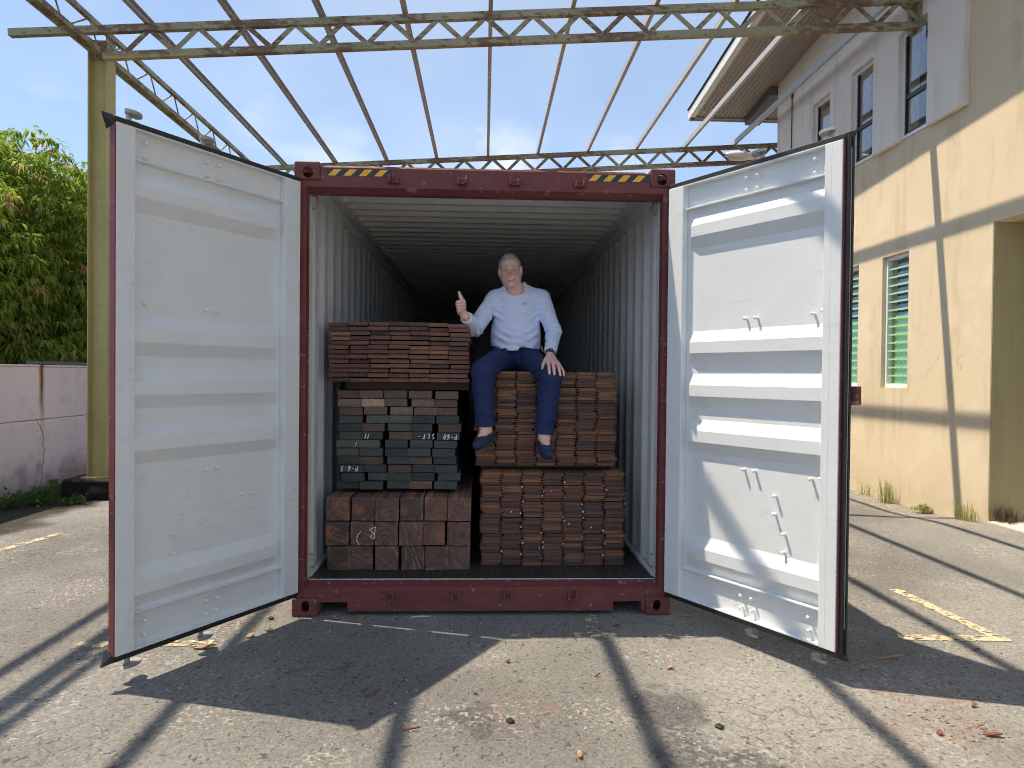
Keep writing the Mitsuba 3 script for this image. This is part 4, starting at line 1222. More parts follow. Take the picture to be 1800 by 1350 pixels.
# ------------------------------------------------------------------ the man
class Field:
    """A signed distance field on a rectilinear grid, meshed with surface nets."""

    def __init__(s, xs, ys, zs):
        s.ax = [np.asarray(a, np.float32) for a in (xs, ys, zs)]
        s.S = np.full([len(a) for a in s.ax], 0.2, np.float32)

    def win(s, lo, hi):
        sl = tuple(slice(max(0, int(np.searchsorted(a, l)) - 1), min(len(a), int(np.searchsorted(a, h)) + 1)) for a, l, h in zip(s.ax, lo, hi))
        g = np.meshgrid(*[a[q] for a, q in zip(s.ax, sl)], indexing='ij', sparse=True)
        return sl, g

    def blend(s, sl, d, k):
        a = s.S[sl]
        h = np.maximum(k - np.abs(a - d), 0) / max(k, 1e-9)
        s.S[sl] = np.minimum(a, d) - h * h * k * 0.25

    def carve(s, sl, d, k):
        a = s.S[sl]
        d = -d
        h = np.maximum(k - np.abs(a - d), 0) / max(k, 1e-9)
        s.S[sl] = np.maximum(a, d) + h * h * k * 0.25

    def cap(s, a, b, ra, rb=None, k=0.01, sq=None, cut=False):
        """A tapered capsule; sq = (axis vector, factor) flattens the section along that vector."""
        rb = ra if rb is None else rb
        a, b = np.asarray(a, float), np.asarray(b, float)
        R = max(ra, rb) * (1.3 if sq is None else 1.6) + k + 0.02
        sl, (X, Y, Z) = s.win(np.minimum(a, b) - R, np.maximum(a, b) + R)
        d = b - a
        L2 = max(float(d @ d), 1e-12)
        px, py, pz = X - a[0], Y - a[1], Z - a[2]
        t = np.clip((px * d[0] + py * d[1] + pz * d[2]) / L2, 0, 1)
        qx, qy, qz = px - t * d[0], py - t * d[1], pz - t * d[2]
        n2 = qx * qx + qy * qy + qz * qz
        if sq is not None:
            v, f = np.asarray(sq[0], float), sq[1]
            v = v / np.linalg.norm(v)
            c = qx * v[0] + qy * v[1] + qz * v[2]
            n2 = n2 + c * c * (f * f - 1)
        (s.carve if cut else s.blend)(sl, (np.sqrt(n2) - (ra + (rb - ra) * t)).astype(np.float32), k)

    def ell(s, c, r, k=0.01, R=None, cut=False):
        """An ellipsoid with radii r along the rows of R."""
        c, r = np.asarray(c, float), np.asarray(r, float)
        R = np.eye(3) if R is None else R
        m = max(r) + k + 0.02
        sl, (X, Y, Z) = s.win(c - m, c + m)
        px, py, pz = X - c[0], Y - c[1], Z - c[2]
        q = [(px * R[i][0] + py * R[i][1] + pz * R[i][2]) / r[i] for i in range(3)]
        k0 = np.sqrt(q[0] ** 2 + q[1] ** 2 + q[2] ** 2)
        k1 = np.sqrt((q[0] / r[0]) ** 2 + (q[1] / r[1]) ** 2 + (q[2] / r[2]) ** 2) + 1e-9
        (s.carve if cut else s.blend)(sl, (k0 * (k0 - 1) / k1).astype(np.float32), k)

    def half(s, o, n, k=0.004):
        """Keeps the side of the plane that n points away from."""
        n = np.asarray(n, float) / np.linalg.norm(n)
        g = np.meshgrid(*s.ax, indexing='ij', sparse=True)
        s.carve((slice(None),) * 3, -((g[0] - o[0]) * n[0] + (g[1] - o[1]) * n[1] + (g[2] - o[2]) * n[2]).astype(np.float32), k)

    def mesh(s, smooth=2):
        S = s.S
        neg = S < 0
        c = np.zeros([n - 1 for n in S.shape], np.int8)
        for i, j, k in np.ndindex(2, 2, 2):
            c += neg[i:i + c.shape[0], j:j + c.shape[1], k:k + c.shape[2]]
        idx = np.argwhere((c > 0) & (c < 8))
        ids = -np.ones(c.shape, np.int64)
        ids[tuple(idx.T)] = np.arange(len(idx))
        acc, cnt = np.zeros((len(idx), 3)), np.zeros(len(idx))
        corners = [(i, j, k) for i in (0, 1) for j in (0, 1) for k in (0, 1)]
        pos = lambda o: np.stack([s.ax[q][idx[:, q] + o[q]] for q in range(3)], 1).astype(float)
        val = lambda o: S[idx[:, 0] + o[0], idx[:, 1] + o[1], idx[:, 2] + o[2]].astype(float)
        for a in corners:
            for q in range(3):
                if a[q] == 0:
                    b = tuple(1 if w == q else a[w] for w in range(3))
                    va, vb = val(a), val(b)
                    m = (va < 0) != (vb < 0)
                    t = np.where(m, va / np.where(va - vb == 0, 1, va - vb), 0)[:, None]
                    p = pos(a) * (1 - t) + pos(b) * t
                    acc += np.where(m[:, None], p, 0)
                    cnt += m
        V = acc / cnt[:, None]
        F = []
        for q in range(3):
            u, w = (q + 1) % 3, (q + 2) % 3
            sl0 = [slice(1, -1)] * 3
            sl0[q] = slice(0, S.shape[q] - 1)
            sl1 = list(sl0)
            sl1[q] = slice(1, S.shape[q])
            A, B = neg[tuple(sl0)], neg[tuple(sl1)]
            e = np.argwhere(A != B)
            off = np.ones(3, int)
            off[q] = 0
            e0 = e + off
            inside = A[tuple(e.T)]
            du, dw = np.eye(3, dtype=int)[u], np.eye(3, dtype=int)[w]
            n = [ids[tuple((e0 - a * du - b * dw).T)] for a, b in ((0, 0), (1, 0), (1, 1), (0, 1))]
            quad = np.stack(n, 1)
            quad[~inside] = quad[~inside][:, ::-1]
            F.append(quad)
        Q = np.vstack(F)
        m = trimesh.Trimesh(V, np.vstack([Q[:, [0, 1, 2]], Q[:, [0, 2, 3]]]), process=False)
        if smooth:
            trimesh.smoothing.filter_taubin(m, lamb=0.5, nu=0.52, iterations=smooth * 2)
        return m


def steps(*segs):
    """Grid coordinates with a spacing of its own on each stretch: (start, spacing), ..., end."""
    out = []
    for (a, h), nx in zip(segs[:-1], [q[0] if isinstance(q, tuple) else q for q in segs[1:]]):
        n = max(1, int(round((nx - a) / h)))
        out += list(np.linspace(a, nx, n, endpoint=False))
    return np.array(out + [segs[-1]])


V3 = lambda *a: np.array(a, float)
# joints (his right is on the left of the picture)
NECK, CHEST, WAIST, PELV = V3(0.232, 0.875, 2.195), V3(0.238, 0.885, 2.04), V3(0.236, 0.885, 1.84), V3(0.232, 0.90, 1.715)
SHR, SHL = V3(0.072, 0.87, 2.135), V3(0.428, 0.885, 2.148)
ELR, WRR = V3(-0.080, 0.735, 1.902), V3(-0.146, 0.520, 1.975)
ELL, WRL = V3(0.520, 0.795, 1.885), V3(0.470, 0.575, 1.705)
HIR, HIL = V3(0.135, 0.90, 1.705), V3(0.330, 0.90, 1.705)
KNR, KNL = V3(-0.012, 0.455, 1.585), V3(0.462, 0.435, 1.548)
ANR, ANL = V3(0.008, 0.475, 1.180), V3(0.424, 0.445, 1.132)
TOR, TOL = V3(-0.050, 0.345, 1.066), V3(0.442, 0.315, 1.010)

# head frame: tilted towards his right shoulder, nodding a little towards the camera
HU = V3(-0.115, -0.10, 1.0)
HU /= np.linalg.norm(HU)
HF = V3(-0.07, -1.0, -0.10)
HF -= HU * (HF @ HU)
HF /= np.linalg.norm(HF)
HA = np.cross(HU, HF) * 1.0           # across, towards the right of the picture
if HA[0] < 0:
    HA = -HA
HC = V3(0.186, 0.845, 2.352)
HR = np.array([HA, HF, HU])
HS = 0.955


def hp_(a, f, u):
    return HC + HS * (a * HA + f * HF + u * HU)


def head(f):
    E = lambda c, r, k=0.012, cut=False: f.ell(hp_(*c), np.array(r) * HS, k, HR, cut)
    C = lambda a, b, ra, rb=None, k=0.01, cut=False: f.cap(hp_(*a), hp_(*b), ra * HS, None if rb is None else rb * HS, k, None, cut)
    E((0, -0.018, 0.038), (0.083, 0.102, 0.088))
    E((0, 0.018, -0.032), (0.074, 0.078, 0.086), 0.02)
    E((0, 0.040, 0.045), (0.066, 0.050, 0.060), 0.02)
    for s in (-1, 1):
        C((s * 0.053, 0.004, -0.058), (s * 0.024, 0.060, -0.102), 0.027, 0.023, 0.03)
        E((s * 0.046, 0.060, -0.030), (0.030, 0.026, 0.026), 0.022)          # cheek bone
        E((s * 0.044, 0.066, -0.056), (0.020, 0.020, 0.020), 0.02)           # smiling cheek
        C((s * 0.012, 0.092, 0.022), (s * 0.050, 0.078, 0.022), 0.012, 0.010, 0.014)   # brow
        E((s * 0.086, -0.012, -0.004), (0.012, 0.024, 0.036), 0.010)          # ear
        C((s * 0.095, -0.028, 0.020), (s * 0.086, -0.006, -0.036), 0.007, 0.007, 0.006)
    C((-0.010, 0.080, -0.114), (0.010, 0.080, -0.114), 0.023, None, 0.022)      # chin
    for s in (-1, 1):
        E((s * 0.031, 0.096, 0.003), (0.017, 0.014, 0.0075), 0.010, True)       # socket
        E((s * 0.031, 0.081, 0.001), (0.016, 0.010, 0.011), 0.004)              # lids
        C((s * 0.021, 0.0925, 0.0035), (s * 0.042, 0.0865, 0.0015), 0.0022, None, 0.002, True)   # squinting slit
    C((0, 0.090, 0.014), (0, 0.114, -0.026), 0.0095, 0.0145, 0.012)            # nose
    for s in (-1, 1):
        E((s * 0.0150, 0.102, -0.031), (0.010, 0.011, 0.009), 0.008)
        E((s * 0.008, 0.110, -0.040), (0.004, 0.005, 0.004), 0.003, True)
        C((s * 0.024, 0.096, -0.034), (s * 0.040, 0.084, -0.066), 0.0028, None, 0.008, True)     # laugh line
    C((-0.025, 0.088, -0.066), (0.025, 0.088, -0.066), 0.014, None, 0.015)     # muzzle
    n = 9
    for i in range(n):
        a0, a1 = -0.028 + 0.056 * i / n, -0.028 + 0.056 * (i + 1) / n
        y = lambda a: 0.101 - 13 * a * a
        z = lambda a: -0.0725 + 11 * a * a
        C((a0, y(a0), z(a0) - 0.002), (a1, y(a1), z(a1) - 0.002), 0.0058, None, 0.004, True)
    for i in range(n):
        a0, a1 = -0.029 + 0.058 * i / n, -0.029 + 0.058 * (i + 1) / n
        C((a0, 0.099 - 12 * a0 * a0, -0.0835 + 16 * a0 * a0), (a1, 0.099 - 12 * a1 * a1, -0.0835 + 16 * a1 * a1), 0.0052, None, 0.004)
        C((a0, 0.101 - 12 * a0 * a0, -0.0635 + 4 * a0 * a0), (a1, 0.101 - 12 * a1 * a1, -0.0635 + 4 * a1 * a1), 0.0035, None, 0.004)


def fist(f):
    """His raised right hand: thumb up, the four fingers curled towards the camera."""
    o = V3(-0.172, 0.485, 2.040)
    ex, ey = V3(0.985, -0.10, 0.14), V3(0.06, -1.0, 0.02)
    ez = np.cross(ex, ey) * -1
    if ez[2] < 0:
        ez = -ez
    ex, ey, ez = [v / np.linalg.norm(v) for v in (ex, ey, ez)]
    P = lambda a, b, c: o + ex * a + ey * b + ez * c
    f.cap(P(-0.014, -0.030, 0.022), P(-0.010, -0.032, -0.030), 0.026, 0.022, 0.02)
    f.cap(P(0.010, -0.018, 0.020), P(0.008, -0.020, -0.026), 0.020, 0.018, 0.02)
    f.cap(P(-0.004, -0.030, -0.034), WRR + V3(0, 0, 0), 0.022, 0.0275, 0.022)
    for c, r, l in ((0.031, 0.0100, 1.0), (0.0085, 0.0104, 1.06), (-0.0140, 0.0100, 1.0), (-0.0350, 0.0090, 0.84)):
        m, p, d_, t = P(-0.028, -0.008, c), P(-0.030 + 0.004, 0.026 * l, c * 0.98), P(0.016 * l, 0.030 * l, c * 0.97), P(0.027 * l, 0.006, c * 0.96)
        f.cap(m, p, r * 1.04, r * 1.0, 0.002)
        f.cap(p, d_, r * 1.0, r * 0.95, 0.0015)
        f.cap(d_, t, r * 0.95, r * 0.85, 0.0015)
    f.cap(P(0.004, -0.020, -0.004), P(0.010, 0.008, 0.040), 0.021, 0.0165, 0.014)
    f.cap(P(0.010, 0.008, 0.040), P(0.002, 0.008, 0.070), 0.0155, 0.0128, 0.006)
    f.cap(P(0.002, 0.008, 0.070), P(-0.004, 0.002, 0.100), 0.0128, 0.0092, 0.005)


def resting(f):
    """His left hand lying over the knee, fingers spread and bent down its front."""
    w = WRL
    mcp = {'i': V3(0.446, 0.455, 1.652), 'm': V3(0.473, 0.449, 1.655), 'r': V3(0.500, 0.452, 1.648), 'p': V3(0.522, 0.464, 1.636)}
    pip = {'i': V3(0.445, 0.392, 1.628), 'm': V3(0.477, 0.384, 1.630), 'r': V3(0.512, 0.390, 1.618), 'p': V3(0.542, 0.408, 1.602)}
    tip = {'i': V3(0.447, 0.352, 1.568), 'm': V3(0.481, 0.346, 1.563), 'r': V3(0.523, 0.354, 1.558), 'p': V3(0.552, 0.376, 1.558)}
    rad = {'i': 0.0108, 'm': 0.0112, 'r': 0.0106, 'p': 0.0092}
    for k in 'imrp':
        f.cap(w + (mcp[k] - w) * 0.15, mcp[k], 0.021, 0.0155, 0.016)
        md = (pip[k] + tip[k]) / 2 + V3(0, -0.010, 0.006)
        f.cap(mcp[k], pip[k], rad[k] * 1.22, rad[k] * 1.06, 0.007)
        f.cap(pip[k], md, rad[k] * 1.05, rad[k] * 0.96, 0.004)
        f.cap(md, tip[k], rad[k] * 0.96, rad[k] * 0.82, 0.004)
    t0, t1, t2, t3 = w + V3(-0.012, -0.030, -0.014), V3(0.428, 0.478, 1.658), V3(0.410, 0.435, 1.632), V3(0.404, 0.402, 1.600)
    f.cap(t0, t1, 0.020, 0.016, 0.012)
    f.cap(t1, t2, 0.0145, 0.0122, 0.006)
    f.cap(t2, t3, 0.0122, 0.0090, 0.005)


def foot(f, an, to):
    d = (to - an)
    heel = an + V3(0.02 if an[0] < 0.2 else -0.005, 0.035, -0.055)
    f.cap(an + V3(0, 0, 0.14), an, 0.044, 0.036, 0.02)
    f.cap(an, heel, 0.036, 0.033, 0.02)
    f.cap(an + V3(0, -0.01, -0.02), to + (an - to) * 0.22, 0.034, 0.026, 0.03)


def skin():
    f = Field(steps((-0.30, 0.005), (-0.235, 0.0030), (-0.12, 0.006), (0.07, 0.0034), (0.30, 0.006), (0.395, 0.0045), 0.66),
              steps((0.24, 0.0045), (0.42, 0.0032), (0.54, 0.005), (0.70, 0.0036), (0.85, 0.006), 1.12), steps((0.92, 0.006), (1.53, 0.0042), (1.72, 0.007), (1.97, 0.0030), (2.16, 0.004), (2.20, 0.0034), 2.52))
    head(f)
    f.cap(hp_(0, -0.030, -0.075), NECK + V3(0.002, 0.01, 0.0), 0.056, 0.064, 0.03)
    for s in (-1, 1):
        f.cap(hp_(s * 0.050, -0.01, -0.085), NECK + V3(s * 0.020, -0.045, -0.02), 0.016, 0.013, 0.02)
    Y = (V3(0, 1, 0), 1.5)
    f.cap(NECK + V3(0, 0.03, -0.03), CHEST + V3(0, 0.02, 0), 0.080, 0.130, 0.04, Y)
    f.cap(CHEST + V3(0, 0.02, 0), WAIST + V3(0, 0.02, 0), 0.130, 0.130, 0.04, Y)
    f.cap(WAIST + V3(0, 0.02, 0), PELV + V3(0, 0.02, 0.03), 0.130, 0.090, 0.04, Y)
    for a, b, c in ((SHR, ELR, WRR), (SHL, ELL, WRL)):
        f.cap(NECK + V3(0, 0.01, -0.05), a, 0.055, 0.052, 0.04)
        f.cap(a, b, 0.050, 0.040, 0.02)
        f.cap(b, c, 0.040, 0.027, 0.015)
    for a, b, c in ((HIR, KNR, ANR), (HIL, KNL, ANL)):
        f.cap(a + V3(0, 0, -0.02), b, 0.060, 0.045, 0.02)
        f.cap(b, b + (c - b) * 0.35, 0.043, 0.040, 0.01)
        f.cap(b + (c - b) * 0.35, c, 0.040, 0.035, 0.01)
    fist(f)
    resting(f)
    foot(f, ANR, TOR)
    foot(f, ANL, TOL)
    return f.mesh(1)


sk = skin()
# skin colour per vertex: the complexion (flushed nose and cheeks, lips, lids, brows, nails) with crease shade painted in
v = np.asarray(sk.vertices)
L = (v - HC) @ HR.T / HS
col = np.tile(np.array([0.76, 0.485, 0.41]), (len(v), 1))
col *= (0.93 + 0.14 * meshkit.fbm(v * 60, 3)[:, None])


def tint(c, r, colr, amt, q=None):
    q = L if q is None else q
    d = np.sqrt((((q - np.array(c)) / np.array(r)) ** 2).sum(1))
    a = np.clip(1.6 - d * 1.2, 0, 1)[:, None] * amt
    col[:] = col * (1 - a) + np.array(colr) * a


hd_ = np.abs(L[:, 0]) < 0.2
for s in (-1, 1):
    tint((s * 0.048, 0.075, -0.032), (0.026, 0.03, 0.022), (0.50, 0.20, 0.16), 0.6)
    tint((s * 0.031, 0.09, 0.0025), (0.0165, 0.03, 0.0042), (0.045, 0.025, 0.022), 0.95)
    tint((s * 0.032, 0.09, 0.022), (0.020, 0.03, 0.0045), (0.34, 0.25, 0.22), 0.7)
    tint((s * 0.036, 0.09, -0.052), (0.006, 0.03, 0.022), (0.40, 0.20, 0.17), 0.3)  # crease shade painted along the laugh lines
    tint((s * 0.032, 0.09, -0.010), (0.020, 0.03, 0.007), (0.42, 0.19, 0.16), 0.45)
tint((0, 0.115, -0.024), (0.020, 0.03, 0.018), (0.50, 0.19, 0.155), 0.55)
tint((0, 0.10, -0.0735), (0.030, 0.03, 0.0075), (0.16, 0.06, 0.055), 0.9)
tint((0, 0.10, -0.084), (0.022, 0.03, 0.004), (0.44, 0.19, 0.165), 0.6)
t_wh = ((v - V3(0, 0, 0)) * 1)
per = thing('person', 'smiling grey haired man in pale blue shirt sitting on timber giving a thumbs up', 'person')
mat('mat_skin', pr({'type': 'mesh_attribute', 'name': 'vertex_color'}, 0.5, spec=0.4))
part(per, 'body', sk, 'mat_skin', smooth=True, color=np.clip(col, 0, 1))

# teeth and hair
tf = Field(np.linspace(0.10, 0.29, 70), np.linspace(0.68, 0.82, 60), np.linspace(2.22, 2.34, 50))
for i in range(8):
    a0, a1 = -0.021 + 0.042 * i / 8, -0.021 + 0.042 * (i + 1) / 8
    tf.cap(hp_(a0, 0.0985 - 13 * a0 * a0, -0.0715 + 10 * a0 * a0), hp_(a1, 0.0985 - 13 * a1 * a1, -0.0715 + 10 * a1 * a1), 0.0052, None, 0.001)
part(per, 'teeth', tf.mesh(1), mat('mat_teeth', pr((0.85, 0.82, 0.76), 0.3)), smooth=True)
hf = Field(np.linspace(0.05, 0.32, 110), np.linspace(0.70, 0.98, 110), np.linspace(2.26, 2.52, 110))
hf.ell(hp_(0, -0.020, 0.042), np.array((0.0875, 0.106, 0.0905)) * HS, 0.001, HR)
hf.ell(hp_(0, 0.030, 0.098), np.array((0.054, 0.055, 0.035)) * HS, 0.02, HR)
hf.ell(hp_(0, 0.118, 0.016), np.array((0.070, 0.075, 0.074)) * HS, 0.012, HR, cut=True)     # forehead and face stay bare
hf.ell(hp_(0, 0.065, -0.085), np.array((0.16, 0.085, 0.075)) * HS, 0.01, HR, cut=True)
hf.ell(hp_(0, -0.02, -0.150), np.array((0.16, 0.16, 0.085)) * HS, 0.01, HR, cut=True)
for s in (-1, 1):
    hf.ell(hp_(s * 0.098, -0.012, -0.010), np.array((0.018, 0.026, 0.038)) * HS, 0.004, HR, cut=True)
g = np.meshgrid(*hf.ax, indexing='ij')
pts = np.stack(g, -1)
q = (pts - HC) @ HR.T
hf.S += (0.0050 * (meshkit.noise(q * [220, 45, 120], 3) - 0.5) + 0.004 * (meshkit.noise(q * [60, 20, 50], 8) - 0.5)).astype(np.float32)


def hair_col(p, n, uv):
    return mix(c3(0.22, 0.21, 0.20), c3(0.50, 0.49, 0.48), noise(p.x * 420, p.y * 60, p.z * 160)) * (0.7 + 0.6 * noise(p.x * 60, p.y * 30, p.z * 50))


part(per, 'hair', hf.mesh(0), mat('mat_hair', pr(mikit.proc(hair_col), 0.6)), smooth=True, label='short grey hair')


# shirt
def folds(pts, spots):
    out = np.zeros(pts.shape[:-1])
    for c, r, d, fq, am in spots:
        d = np.array(d, float) / np.linalg.norm(d)
        rel = pts - np.array(c)
        w = np.exp(-(rel ** 2).sum(-1) / (r * r))
        ph = rel @ d * fq + 2.4 * meshkit.noise(pts * 11, 4)
        out += am * w * np.sin(ph)
    return out


def shirt(collar=False):
    f = Field(steps((-0.24, 0.0055), 0.62), steps((0.44, 0.0055), 1.10), steps((1.68, 0.0055), 2.27))
    Y = V3(0, 1, 0)
    f.cap(V3(0.240, 0.90, 2.075), V3(0.235, 0.90, 1.86), 0.178, 0.186, 0.02, (Y, 1.28))
    f.cap(V3(0.235, 0.90, 1.86), V3(0.238, 0.905, 1.775), 0.186, 0.190, 0.03, (Y, 1.22))
    f.cap(V3(0.20, 0.88, 2.10), V3(0.29, 0.885, 2.105), 0.115, 0.115, 0.05, (Y, 1.1))
    f.cap(NECK + V3(0, 0.012, -0.01), SHR + V3(0.02, 0, -0.005), 0.076, 0.070, 0.05)
    f.cap(NECK + V3(0, 0.012, -0.01), SHL + V3(-0.02, 0, -0.005), 0.076, 0.070, 0.05)
    f.cap(SHR, ELR, 0.071, 0.061, 0.03)
    f.cap(ELR, WRR + (ELR - WRR) * 0.02, 0.060, 0.043, 0.022)
    f.cap(SHL, ELL, 0.071, 0.058, 0.03)
    f.cap(ELL, WRL + (ELL - WRL) * 0.02, 0.057, 0.042, 0.022)
    # neckline, cuffs, hem
    n0, n1 = hp_(0, -0.05, 0.0), NECK + V3(-0.004, -0.055, 0.018)
    if collar:
        f.S -= 0.0022
        g_ = Field(*f.ax)
        g_.cap(n0, n1, 0.080, 0.089, 0.001)
        f.S = np.maximum(f.S, g_.S)
        f.cap(n0, n1, 0.067, 0.076, 0.003, None, True)
        f.S[:, :, :int(np.searchsorted(f.ax[2], 2.10))] = 0.2
        return f.mesh(1)
    f.cap(n0, n1, 0.066, 0.077, 0.006, None, True)
    dr_ = (WRR - ELR) / np.linalg.norm(WRR - ELR)
    dl_ = (WRL - ELL) / np.linalg.norm(WRL - ELL)
    for w_, d_ in ((WRR, dr_), (WRL, dl_)):
        a = w_ - d_ * 0.030
        sl, (X, Yy, Z) = f.win(a - 0.10, a + 0.10)
        s_ = (X - a[0]) * d_[0] + (Yy - a[1]) * d_[1] + (Z - a[2]) * d_[2]
        f.carve(sl, -s_.astype(np.float32), 0.003)
    g = np.meshgrid(*f.ax, indexing='ij', sparse=True)
    hem = 1.752 + 0.010 * np.sin(g[0] * 23 + 1) + 0.05 * np.abs(g[0] - 0.24) + 0.10 * (g[1] - 0.80)
    torso = (g[0] > 0.0) & (g[0] < 0.445) & (g[1] > 0.70)
    f.carve((slice(None),) * 3, np.where(torso, g[2] - hem, 1.0).astype(np.float32) * 1.0, 0.004)
    P = np.stack(np.meshgrid(*f.ax, indexing='ij'), -1)
    near = np.abs(f.S) < 0.03
    pts = P[near]
    spots = [((0.05, 0.80, 2.02), 0.07, (0.6, 0, 1), 150, 0.0045), ((0.42, 0.80, 2.03), 0.07, (-0.6, 0, 1), 150, 0.0045), ((0.24, 0.76, 1.79), 0.12, (0.25, 0, 1), 120, 0.0055), ((0.12, 0.76, 1.83), 0.09, (0.8, 0, 1), 110, 0.005),
             ((0.36, 0.76, 1.84), 0.10, (-0.7, 0, 1), 110, 0.005), ((-0.06, 0.72, 1.92), 0.085, (0.9, 0.3, 0.6), 150, 0.0055), ((0.50, 0.76, 1.90), 0.085, (0.1, 0.4, 1), 150, 0.005), ((0.49, 0.66, 1.79), 0.07, (0, 0.5, 1), 170, 0.0035),
             ((0.02, 0.82, 2.07), 0.07, (0.8, 0, -0.6), 140, 0.004), ((0.14, 0.77, 2.12), 0.06, (0.5, 0, 1), 150, 0.003), ((0.34, 0.77, 2.12), 0.06, (-0.5, 0, 1), 150, 0.003), ((0.30, 0.75, 1.95), 0.09, (-0.6, 0, 1), 100, 0.003)]
    f.S[near] -= (1.7 * folds(pts, spots) + 0.007 * (meshkit.fbm(pts * 13, 3, 2) - 0.5)).astype(np.float32)
    return f.mesh(1)


mat('mat_shirt', pr((0.66, 0.735, 0.95), 0.75, spec=0.25, sheen=0.3))
part(per, 'shirt', shirt(), 'mat_shirt', smooth=True, label='pale blue long sleeved shirt')
part(per, 'collar', shirt(True), mat('mat_collar', pr((0.72, 0.75, 0.86), 0.75)), smooth=True, label='paler neckline rib')
part(per, 'chest_mark', cat_([bar((0.268, 0.7475, 2.088), (0.292, 0.7475, 2.091), 0.004, 0.0045, up=(0, 1, 0)), bar((0.292, 0.7475, 2.091), (0.304, 0.748, 2.0955), 0.004, 0.003, up=(0, 1, 0))]), mat('mat_mark', pr((0.12, 0.13, 0.2), 0.8)), label='tiny dark printed mark on the chest')


# trousers
def trousers():
    f = Field(steps((-0.16, 0.006), 0.60), steps((0.30, 0.006), 1.12), steps((1.10, 0.006), 1.86))
    Y = V3(0, 1, 0)
    f.cap(V3(0.17, 0.92, 1.715), V3(0.30, 0.92, 1.715), 0.128, 0.128, 0.05)
    f.cap(V3(0.20, 0.91, 1.75), V3(0.275, 0.91, 1.75), 0.125, 0.125, 0.05, (Y, 1.05))
    for hi, kn, an, s in ((HIR, KNR, ANR, -1), (HIL, KNL, ANL, 1)):
        f.cap(hi + V3(0, -0.02, -0.022), kn, 0.098, 0.082, 0.035)
        mid = kn + (an - kn) * 0.40
        f.cap(kn, mid + V3(s * 0.004, 0.012, 0), 0.080, 0.076, 0.03)
        f.cap(mid + V3(s * 0.004, 0.012, 0), an + (kn - an) * -0.10, 0.076, 0.064, 0.02)
        d = (an - kn) / np.linalg.norm(an - kn)
        o = an - d * 0.012
        sl, (X, Yy, Z) = f.win(o - 0.14, o + 0.14)
        f.carve(sl, -((X - o[0]) * d[0] + (Yy - o[1]) * d[1] + (Z - o[2]) * d[2]).astype(np.float32), 0.003)
        f.cap(o + d * 0.05, o + d * 0.004, 0.045, 0.045, 0.002, None, True)
    # flattened where he sits on the boards
    g = np.meshgrid(*f.ax, indexing='ij', sparse=True)
    f.carve((slice(None),) * 3, np.maximum(g[2] - 1.5875, 0.574 - g[1]).astype(np.float32) + 0 * g[0].astype(np.float32), 0.006)
    P = np.stack(np.meshgrid(*f.ax, indexing='ij'), -1)
    near = np.abs(f.S) < 0.03
    pts = P[near]
    spots = [((0.16, 0.78, 1.74), 0.10, (1, 0.3, 0.8), 95, 0.006), ((0.32, 0.78, 1.74), 0.10, (-1, 0.3, 0.8), 95, 0.006), ((0.08, 0.52, 1.58), 0.08, (0.8, 0, 1), 110, 0.005), ((0.40, 0.52, 1.56), 0.08, (-0.8, 0, 1), 110, 0.005),
             ((0.03, 0.46, 1.28), 0.10, (0.15, 0, 1), 75, 0.0035), ((0.44, 0.44, 1.24), 0.10, (-0.15, 0, 1), 75, 0.0035), ((0.01, 0.46, 1.42), 0.09, (0.5, 0, 1), 60, 0.003), ((0.46, 0.44, 1.40), 0.09, (-0.5, 0, 1), 60, 0.003), ((0.235, 0.75, 1.70), 0.07, (1, 0, 0.2), 110, 0.005)]
    f.S[near] -= (1.8 * folds(pts, spots) + 0.009 * (meshkit.fbm(pts * 11, 3, 6) - 0.5)).astype(np.float32)
    return f.mesh(1)


mat('mat_trousers', pr((0.021, 0.030, 0.100), 0.8, spec=0.25, sheen=0.5))
part(per, 'trousers', trousers(), 'mat_trousers', smooth=True, label='navy blue trousers')
part(per, 'pocket_tag', bar((0.4285, 0.80, 1.775), (0.4385, 0.795, 1.738), 0.008, 0.004), 'mat_collar')


# slip-on shoes
def shoe(an, to):
    f = Field(np.linspace(min(an[0], to[0]) - 0.10, max(an[0], to[0]) + 0.10, 75), np.linspace(to[1] - 0.08, an[1] + 0.12, 90), np.linspace(to[2] - 0.07, an[2] + 0.04, 70))
    heel = an + V3(0.022 if an[0] < 0.2 else -0.006, 0.038, -0.058)
    up = V3(0, 0.45, 1.0)
    f.cap(heel, to + (heel - to) * 0.30, 0.040, 0.046, 0.02)
    f.cap(to + (heel - to) * 0.34, to, 0.046, 0.034, 0.02, (up, 1.25))
    f.cap(heel + V3(0, 0.002, 0.02), heel + V3(0, 0, -0.01), 0.039, 0.040, 0.01)
    # opening round the ankle
    ax = (heel - to) / np.linalg.norm(heel - to)
    c = an + V3(0, 0.004, -0.018)
    f.cap(c + ax * 0.018, c - ax * 0.052 + V3(0, -0.012, 0.010), 0.034, 0.024, 0.006, None, True)
    f.cap(c + V3(0, 0, 0.05), c + V3(0, 0, 0.0), 0.045, 0.036, 0.006, None, True)
    m = f.mesh(2)
    return m, heel


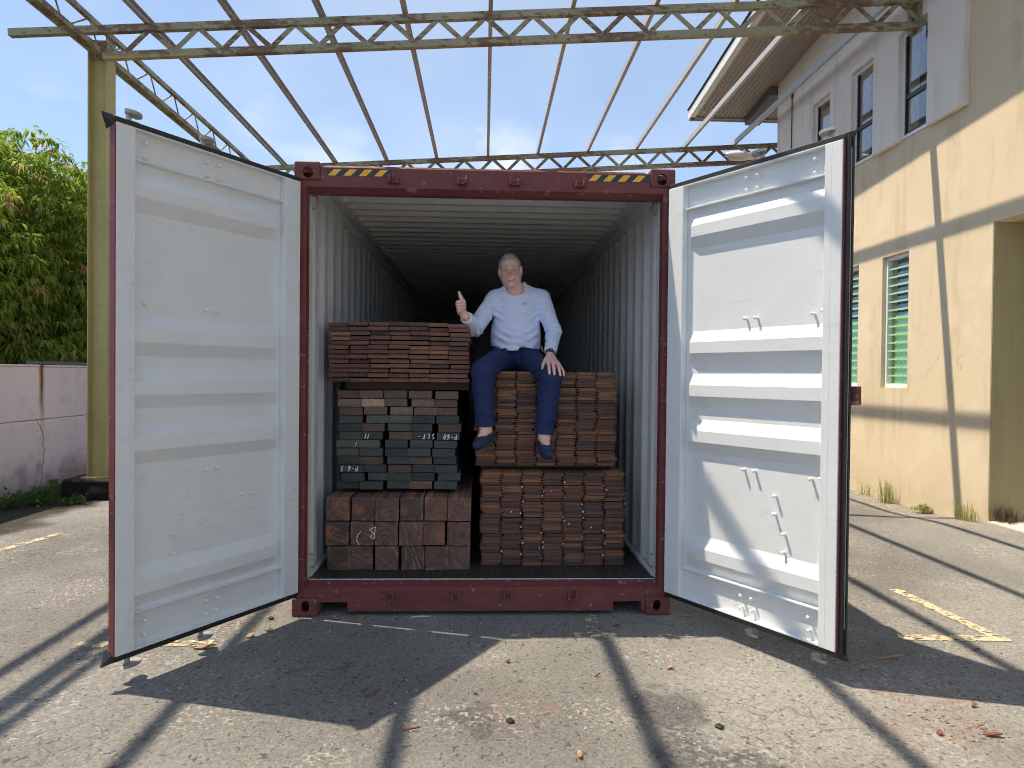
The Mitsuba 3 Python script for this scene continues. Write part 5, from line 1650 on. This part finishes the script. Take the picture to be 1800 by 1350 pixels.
for an, to, lab in ((ANR, TOR, 'navy slip on shoe of the right foot, turned outwards'), (ANL, TOL, 'navy slip on shoe of the left foot, pointing down')):
    m, heel = shoe(an, to)
    k = part(per, 'shoe', m, mat('mat_shoe', pr((0.022, 0.032, 0.075), 0.8)) if 'mat_shoe' not in scene else 'mat_shoe', smooth=True, label=lab)
    # rubber sole: the lower outline swept along the shoe
    ax = (to - heel) / np.linalg.norm(to - heel)
    dn = -V3(0, 0.45, 1.0)
    dn -= ax * (dn @ ax)
    dn /= np.linalg.norm(dn)
    sd = np.cross(ax, dn)
    n, Ls = 28, np.linalg.norm(to - heel) + 0.075
    t = np.linspace(0, 2 * np.pi, n, endpoint=False)
    lx = -0.040 + Ls / 2 + Ls / 2 * np.cos(t)
    wd = 0.043 * np.sign(np.sin(t)) * np.abs(np.sin(t)) ** 0.75
    pts = []
    for h in (0.030, 0.042):
        pts.append(heel + lx[:, None] * ax + wd[:, None] * sd + h * dn)
    hull = m3.Manifold.hull_points(np.vstack(pts))
    part(k, 'sole', tm(hull), mat('mat_sole', pr((0.05, 0.055, 0.075), 0.7)) if 'mat_sole' not in scene else 'mat_sole', smooth=40)

# wrist watch on his left wrist
dl = (WRL - ELL) / np.linalg.norm(WRL - ELL)
cw = WRL - dl * 0.014
sx_ = np.cross(dl, V3(0, -1, 0.4))
sx_ /= np.linalg.norm(sx_)
sy_ = np.cross(sx_, dl)
if sy_[2] < 0:
    sy_ = -sy_
t = np.linspace(0, 2 * np.pi, 33)
P = np.array([[cw + dl * h + (sx_ * math.cos(q) * 0.0345 + sy_ * math.sin(q) * 0.0335) * s for h, s in ((-0.011, 0.97), (-0.009, 1.04), (0.009, 1.04), (0.011, 0.97))] for q in t])
wk = part(per, 'watch', grid_mesh(P), mat('mat_strap', pr((0.012, 0.013, 0.016), 0.5)), smooth=True, label='black wrist watch')
fc = cw + sy_ * 0.036
part(wk, 'case', tube(fc - sy_ * 0.004, fc + sy_ * 0.006, 0.0185, 20, 0.017), mat('mat_case', pr((0.06, 0.065, 0.07), 0.35, metal=0.6)), smooth=40)
part(wk, 'dial', tube(fc + sy_ * 0.0062, fc + sy_ * 0.0070, 0.014, 20), mat('mat_dial', pr((0.16, 0.18, 0.19), 0.2)), smooth=40)
